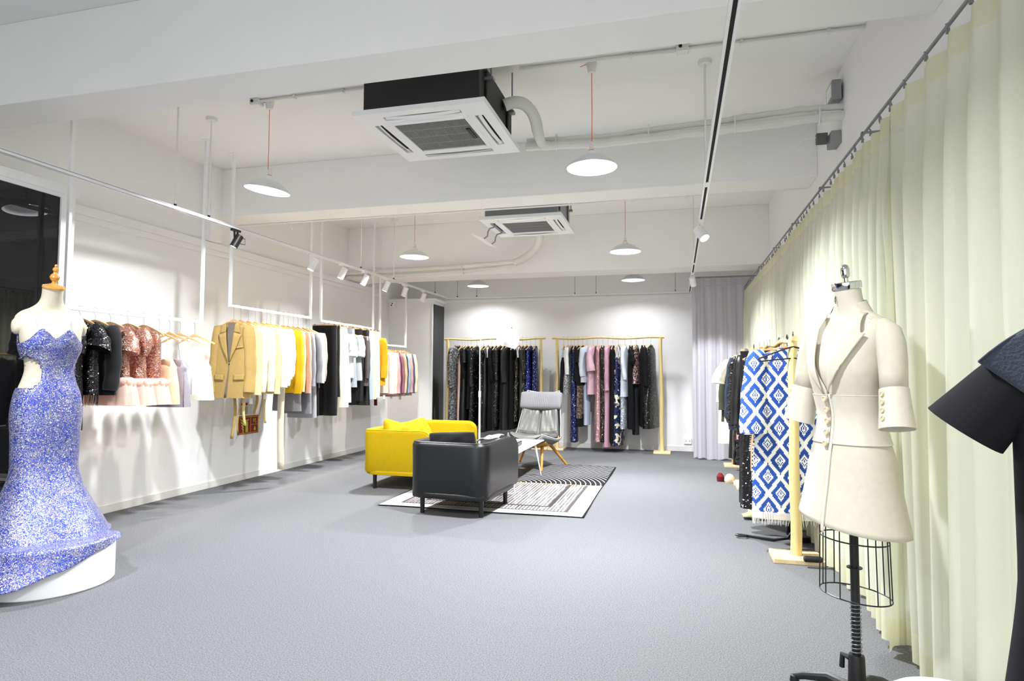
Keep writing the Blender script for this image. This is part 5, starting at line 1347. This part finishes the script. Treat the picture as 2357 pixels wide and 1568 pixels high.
# rail 4
g4 = 'blouses and shirts on the furthest rail'
Bz = [(9.0, '#ece3d6', 'cream balloon-sleeved blouse'), (9.09, '#e7cdbf', 'blush pink shirt'), (9.17, '#c79b9b', 'dusty rose blouse'), (9.25, '#5b3350', 'plum purple blouse'), (9.33, '#94606a', 'mauve blouse'), (9.41, '#cbb695', 'beige cardigan'), (9.50, '#34383b', 'charcoal satin blouse'), (9.58, '#9fb3c6', 'pale blue shirt'), (9.67, '#cda5a3', 'rose pink shirt'), (9.76, '#50536b', 'navy blouse'), (9.85, '#e0dcb8', 'pale yellow blouse')]
for i, (y, c, nm) in enumerate(Bz):
    hangon(3, y, .075, 'wood', nm, 'top', 'blouse' if i not in (1, 5, 7, 8) else ('cardigan' if i == 5 else 'shirt'), nm+' on the short furthest rail', 'blouse' if i != 5 else 'cardigan', cloth(c, 'satin' if i in (3, 4, 6) else 'plain'), group=g4, L=.66+.03*(i % 3), w=.41, sl=.60, sr=(.06, .055), puff=.15, A=.008, seed=i+50, d=.05, tagc=(.08 if i in (0, 3, 7) else False), collar=(i in (1, 5, 7, 8)), yaw=R((i % 3-1)*4), extra=(tails_extra([(-.10, -.6, -.86, .055, cloth('#5a2530'))]) if i == 1 else None))

# ------------------------------------------------------------------ back racks
RY, RZ = 10.62, 1.885
def backhang(x, short, kind, name, label, cat, mat, grp, yaw=0, hl=.115, **k):
    hanger('wood', (x, RY, RZ+.015), R(90+yaw), hl, 'wooden hanger holding the '+short, None)
    return G(kind, (x, RY, RZ-hl-.0), R(90+yaw), name, label, cat, mat, grp, **k)
gl_, gr_ = 'evening wear on the left branch rack', 'evening wear on the right branch rack'
blk, blks = cloth('#09090b'), cloth('#0c0d10', 'satin')
goldseq = sequin('#0b0b0d', '#4d442d', 150, .01, .35, .8, patt='streaks')
backhang(-3.80, 'grey patterned gown', 'top', 'patterned_gown', 'grey snake-patterned long gown with balloon sleeves beside the left post', 'dress', sequin('#3a3b3d', '#8b8c8c', 90, .0, .1, .3, patt='leopard', rough=.7), gl_, yaw=-22, L=1.45, w=.40, sl=.66, sr=(.07, .085), puff=.1, flare=1.1, seed=1, collar=True)
backhang(-3.72, 'blush pink slip gown', 'strap', 'slip_gown', 'blush pink slip gown between the grey patterned and black gowns', 'dress', cloth('#dfbcb0', 'satin'), gl_, yaw=6, L=1.40, w=.34, top=.20, seed=2)
LB = [(-3.665, 'top', blk, 'black pleated gown', 1.42, .5, 'right beside the blush pink slip gown'), (-3.61, 'top', blks, 'black satin gown with short sleeves', 1.40, .22, 'second black piece from the pink slip'), (-3.545, 'top', blk, 'black ruffled layered dress', 1.10, .60, 'third black piece from the pink slip'), (-3.445, 'top', blkseq, 'black sequin long-sleeved gown', 1.40, .64, 'with the brightest sparkles, left of the lamp pole'), (-3.315, 'top', blkseq, 'black column sequin gown', 1.50, None, 'directly behind the lamp pole'), (-3.235, 'strap', blks, 'black satin slip gown', 1.48, None, 'just right of the lamp pole'), (-3.165, 'top', blk, 'black long-sleeved gown', 1.46, .55, 'under the left edge of the lamp dome'), (-3.085, 'top', cloth('#14161a'), 'blue black gown with a gold clasp', 1.46, .0, 'with gold trim at the waist'), (-3.01, 'top', blkseq, 'black beaded evening jacket', 1.40, .52, 'beneath the lamp dome, with sparkling front'), (-2.94, 'top', blk, 'plain black long gown', 1.44, None, 'right beneath the lamp dome'), (-2.85, 'top', cloth('#2b2a29'), 'charcoal black coat dress', 1.45, .56, 'with a brownish sleeve, right of the lamp dome'), (-2.765, 'top', blk, 'black crepe gown', 1.42, None, 'behind the charcoal coat dress'), (-2.665, 'strap', goldseq, 'black and gold strappy gown', 1.30, None, 'with vertical gold glints'), (-2.60, 'top', cloth('#111113', 'leather'), 'glossy black ruffled dress', 1.38, .35, 'with glossy folds above the grey chair'), (-2.53, 'top', goldseq, 'black beaded column dress', 1.2, .5, 'left neighbour of the royal blue dress')]
for i, (x, kd, mt, nm, L_, sl_, ww) in enumerate(LB):
    ex = None
    if i == 7:
        def ex(root, B):
            MB().lathe([(0, 0), (.03, .0), (.035, .02), (.02, .04), (.03, .06), (.0, .09)], 12, (.0, -.075, -.64)).build('gold_clasp', paint('gold', '#c9a64a', .25, metallic=1.0), root)
    backhang(x, nm, kd, 'evening_dress', nm+' '+ww, 'dress', mt, gl_, yaw=[4, -6, 8, -12, 5, -4, 9, 3, -8, 5, -14, 4, -5, 6, -6][i], L=L_, w=.36 if kd == 'strap' else .39, sl=sl_ or None, sr=(.055, .05), flare=1.15, seed=i+70, top=.2 if kd == 'strap' else None, n=30)
backhang(-2.46, 'royal blue sequin dress', 'top', 'blue_dress', 'royal blue sequin dress with a bow at the waist', 'dress', sequin('#101c5c', '#1d2f8e', 150, .03, .5, .7), gl_, yaw=-6, L=1.2, w=.38, belt=(.45, cloth('#1a2a86', 'satin')), seed=90)
backhang(-2.37, 'navy blue sequin gown', 'top', 'blue_dress', 'navy blue sequin gown, last on the left branch rack', 'dress', sequin('#0c1542', '#1a2870', 150, .03, .5, .7), gl_, yaw=5, L=1.3, w=.38, seed=91)

pinkseq = sequin('#a87c7f', '#c99da0', 150, .02, .4, .6, rough=.35)
RBk = [(-1.87, 'strap', blk, 'short black slip top', .80, None, .34, 'nearest the left post of the right rack', {}), (-1.80, 'strap', blks, 'second short black slip top', .80, None, .34, 'just right of the first slip top', {}),
 (-1.745, 'top', sequin('#55585c', '#a9abad', 130, .04, .6, .6), 'silver grey sequin jacket', .82, .42, .40, 'with one pale sleeve', {'smat': cloth('#dcdcda', 'satin')}),
 (-1.69, 'top', sequin('#0b1238', '#1a2a76', 150, .03, .5, .7), 'midnight blue sequin mermaid gown', 1.62, None, .36, 'reaching near the floor', {'flare': 1.2}),
 (-1.625, 'top', blk, 'black short-sleeved top over cream trousers', .60, .22, .38, 'with cream legs below', {'extra': skirt_extra(.55, 1.16, .14, cloth('#e4e2dc'), 1.0, 'cream_trousers')}),
 (-1.545, 'top', blk, 'black blouse with a brown mottled skirt', .66, None, .40, 'over a black hem', {'extra': lambda r_, b_: (skirt_extra(.60, 1.22, .38, sequin('#3a3129', '#8f7b66', 90, 0, .1, .3, patt='leopard', rough=.7), 1.12, 'mottled_skirt')(r_, b_), skirt_extra(1.15, 1.36, .40, blk, 1.1, 'black_underskirt')(r_, b_))}),
 (-1.47, 'top', cloth('#c3cbd8'), 'pale blue blouse with matching trousers', .62, .45, .38, 'with long pale blue legs', {'extra': skirt_extra(.55, 1.34, .16, cloth('#b3c0d6'), 1.0, 'pale_trousers')}),
 (-1.365, 'top', cloth('#c9a5b3', 'satin'), 'pink satin ruffle-sleeved blouse', .82, .36, .38, 'with draped sleeves', {'sr': (.06, .10)}),
 (-1.29, 'top', pinkseq, 'dusty rose sequin long gown', 1.60, .0, .38, 'reaching near the floor', {}),
 (-1.205, 'top', goldseq, 'sheer black gown with gold streaks', 1.60, .5, .38, 'between the two pink gowns', {}),
 (-1.115, 'top', cloth('#b98ea0', 'satin'), 'mauve pleated gown with long cuffed sleeves', 1.68, .68, .38, 'the longest pink one', {'sr': (.055, .05), 'puff': .1}),
 (-1.04, 'top', blk, 'black long gown', 1.60, None, .38, 'between the mauve and navy flowered gowns', {}),
 (-.945, 'strap', sequin('#0d1a4a', '#13245f', 170, .01, .25, .5, patt='flowers', rough=.4), 'navy strappy gown with cream gold flowers', 1.66, None, .36, 'touching the floor', {'flare': 1.3}),
 (-.84, 'top', cloth('#cfd6e2', 'satin'), 'pale ice blue gown', .85, .5, .38, 'with a silver lace fringe skirt', {'extra': skirt_extra(.80, 1.38, .37, sequin('#8f99a8', '#d5dae2', 90, .03, .2, .5, patt='leopard', rough=.5), 1.1, 'lace_skirt')}),
 (-.735, 'top', blk, 'plain black midi dress', 1.38, .25, .38, 'right of the ice blue gown', {}),
 (-.65, 'top', sequin('#19171a', '#b58d8a', 110, .03, .2, .6, patt='leopard'), 'flower-patterned top over dark jeans', .64, None, .36, 'with long dark legs', {'extra': skirt_extra(.55, 1.48, .17, cloth('#22272e', 'denim'), 1.0, 'dark_jeans')}),
 (-.535, 'top', blk, 'black flounced long-sleeved dress', 1.34, .60, .40, 'between the jeans and the last sequin dress', {'puff': .1}),
 (-.415, 'top', blkseq, 'black sequin lace dress with flared hem', 1.36, None, .38, 'last on the right, beside the right post', {'flare': 1.55})]
yw = [4, -5, -18, 6, -4, -14, -24, -14, 8, 5, -8, 3, -10, -6, 5, -8, 9, -16]
for i, (x, kd, mt, nm, L_, sl_, w_, ww, k) in enumerate(RBk):
    kk = dict(L=L_, w=w_, sl=sl_ or None, sr=(.055, .05), flare=1.15, seed=i+100, top=.2 if kd == 'strap' else None, n=30); kk.update(k)
    backhang(x, nm, kd, 'evening_dress' if L_ > 1 else 'blouse', nm+' '+ww, 'dress' if L_ > 1 else 'top', mt, gr_, yaw=yw[i], **kk)

# ------------------------------------------------------------------ row along the curtain
def sidehang(y, style, short, kind, name, label, cat, mat, yaw=0, hl=.06, x=.79, **k):
    hn = {'black': 'black plastic hanger', 'wood': 'wooden hanger', 'clip': 'clip hanger'}[style]
    hanger(style, (x, y, 1.565), R(yaw), hl, hn+' holding the '+short, None, k.pop('hw', .42))
    return G(kind, (x, y, 1.565-hl-.012), R(yaw), name, label, cat, mat, 'clothes in the row along the curtain', **k)
hanger('black', (.80, 4.80, 1.575), R(-6), .075, 'empty black plastic hanger in front of the blue and white patterned dress', None, .46)
def ikat_fringe(root, B):
    fringe_extra(.085, B.hw[-1][1]*2, B.hd[-1][1], M_fringe, 90)(root, B)
    MB().loft([ellring(0, 0, -B.L+.012-dz, B.hw[-1][1]*1.0+.002, B.hd[-1][1]+.002, 60, 2.6, .009, 8, 6*1.7+B.L*2.2) for dz in (0, .05)], cap=False).build('fringe_band', M_fringe, root, auto=0)
    MB().tube([(.055*cos(a), .036*sin(a), .004) for a in [2*pi*k/20 for k in range(20)]], .006, 6, closed=True).build('coral_neck_trim', cloth('#e8896c'), root)
sidehang(4.98, 'black', 'blue and white patterned dress', 'top', 'patterned_dress', 'long blue and white diamond-patterned dress with a white fringe hem', 'dress', M_ikat, yaw=4, L=1.20, w=.47, flare=1.10, sl=.56, sr=(.085, .10), out=.05, seed=6, A=.008, d=.07, extra=ikat_fringe)
S_ = [(5.13, 'wood', checks('#1a1a1c', '#dddcda', 70), 'black and white checked coat', 1.0, .56, 'coat', 'top', 'its edge showing beside the blue patterned dress'), (5.24, 'wood', cloth('#b48f6c'), 'tan short-sleeved coat', .95, .42, 'coat', 'top', 'the only tan one in the row'), (5.35, 'black', stripes('#e8e6e4', '#26262a', 'Z', 55), 'black and white striped shirt', .80, .60, 'shirt', 'top', 'with its striped cuff showing low'), (5.46, 'wood', sequin('#0c0c0e', '#151518', 120, .02, .2, .5), 'black dotted long dress', 1.28, None, 'dress', 'top', 'hanging lowest behind the patterned dress'), (5.62, 'clip', cloth('#151517'), 'long black straight skirt', 1.27, None, 'skirt', 'skirt', 'with a plain straight hem'), (5.80, 'wood', cloth('#121214', 'leather'), 'black leather jacket', .72, .56, 'jacket', 'top', 'between the tan coat and the puffer'), (6.12, 'wood', cloth('#0b0b0d', 'vinyl'), 'glossy black puffer coat', 1.02, .60, 'coat', 'top', 'with shiny quilted sleeves'), (6.55, 'black', cloth('#26334a', 'denim'), 'dark blue denim shirt', .74, .56, 'shirt', 'top', 'behind the glossy puffer'), (6.95, 'wood', cloth('#3a3538'), 'dark brown long dress', 1.08, None, 'dress', 'top', 'left of the puffer sleeve'), (7.35, 'wood', cloth('#141416'), 'black knitted dress', 1.12, .5, 'dress', 'top', 'between the brown dress and the white tee'), (8.1, 'wood', cloth('#efede6'), 'white short-sleeved tee dress', 1.0, .24, 'dress', 'top', 'with a wide short sleeve pointing left'), (8.45, 'black', cloth('#3b3f33'), 'olive and mustard shirt', .80, .58, 'shirt', 'top', 'showing under the white tee sleeve'), (8.8, 'wood', cloth('#e8e4d6'), 'cream long cardigan', 1.05, .5, 'cardigan', 'top', 'far end of the row near the grey curtain'), (9.2, 'wood', cloth('#d9d7d2'), 'pale grey long dress', 1.15, None, 'dress', 'top', 'last in the row at the grey curtain')]
def puffer_extra(root, B):
    for k in range(9):
        z = -.12-.10*k
        MB().loft([ellring(0, 0, z-.05+.05*math.sin(a), .20+.022*cos(a)*1+.012, .06+.022*cos(a)+.01, 36, 2.4, .005, 9, k) for a in [R(x) for x in (-90, -50, 0, 50, 90)]], cap=False).build('quilt_panel', cloth('#0b0b0d', 'vinyl'), root, auto=0)
    for sx in (-1, 1):
        for k in range(6):
            z = -.13-.095*k; x = sx*(.20+.035*k/6)
            MB().lathe([(.045, -.05), (.07, -.03), (.078, 0), (.07, .03), (.045, .05)], 20, (x, -.02, z)).build('quilted_sleeve', cloth('#0b0b0d', 'vinyl'), root, auto=0)
for i, (y, st, mt, nm, L_, sl_, cat, kd, ww) in enumerate(S_):
    name = {'coat': 'coat', 'shirt': 'shirt', 'dress': 'dress', 'skirt': 'skirt', 'jacket': 'jacket', 'cardigan': 'cardigan'}[cat]
    sidehang(y, st, nm, kd, name, nm+' in the row along the curtain, '+ww if len((nm+ww).split()) < 9 else nm+', '+ww, cat, mt, yaw=[3, -4, 5, -3, 2, -5, 4, -3, 3, -4, -12, 5, -3, 4][i], L=L_, w=(.42 if kd == 'skirt' else .43), x=(.735 if 3 <= i <= 7 else .79), flare=1.1, sl=sl_, sr=(.065, .055) if i != 10 else (.07, .085), out=.05 if i != 10 else .12, seed=i+130, A=.008, d=.055, extra=(puffer_extra if i == 6 else None))
tag_card(bpy.data.objects['coat.002'] if 'coat.002' in bpy.data.objects else bpy.data.objects['coat'], -.2, -.05, -.72, .08).data.materials[0] = paint('pink_tag', '#f3a6bd', .7)

# ------------------------------------------------------------------ odds and ends on the floor
bt_ = empty('sequin_belt', (.62, 5.35, 0), 0, 'black studded belt trailing on the carpet under the patterned dress', 'belt')
MB().tube([(-.10, .0, .02), (-.04, -.02, .018), (.10, -.06, .015), (.20, -.04, .03), (.27, 0, .12), (.28, .02, .3)], [.012]*6, 8, flat=.5).build('strap', cloth('#0d0d10', 'leather'), bt_)
MB().tube([(-.10+.045*cos(a)-.03, .02*sin(a), .02) for a in [2*pi*k/16 for k in range(16)]], .008, 6, closed=True).build('buckle', M_blackpl, bt_)
MB().tube([(.24, .03, .15), (.22, .02, .05), (.28, -.04, .022), (.36, -.02, .02)], .022, 10, flat=.6).build('tie_end', cloth('#0d0d10'), bt_)
rl = empty('black_roller', (.875, 4.66, .057), R(4), 'short black rubber cylinder resting on the rack base board', 'roller')
MB().tube([(-.058, 0, 0), (-.05, 0, 0), (.05, 0, 0), (.058, 0, 0)], [.014, .021, .021, .014], 16).build('roller_body', M_blackpl, rl)
MB().tube([(-.0585, 0, 0), (-.054, 0, 0)], .007, 10).build('end_hole', M_dark, rl)
bag = MB().lathe([(0, 0), (.05, .0), (.06, .03), (.055, .07), (.03, .1), (0, .11)], 14).build('cloth_bundle', cloth('#cfc4a8'), loc=(.60, 7.98, 0))
tag(bag, 'beige cloth bundle on the floor under the row of clothes', 'bundle')
rc_ = MB().lathe([(0, 0), (.04, 0), (.045, .06), (.02, .10), (0, .105)], 14).build('red_pouch', cloth('#6d1d26'), loc=(.50, 8.06, 0))
tag(rc_, 'small dark red pouch on the floor beside the beige bundle', 'pouch')
gc = MB().sheet(10, 6, lambda u, v: (lerp(.56, .74, u), lerp(6.0, 6.14, v), .02+.04*sin(3*u)*sin(3*v)+.01), .006).build('green_cloth', cloth('#9aa07a'), auto=0)
tag(gc, 'folded olive green cloth on the floor under the black skirt', 'cloth')
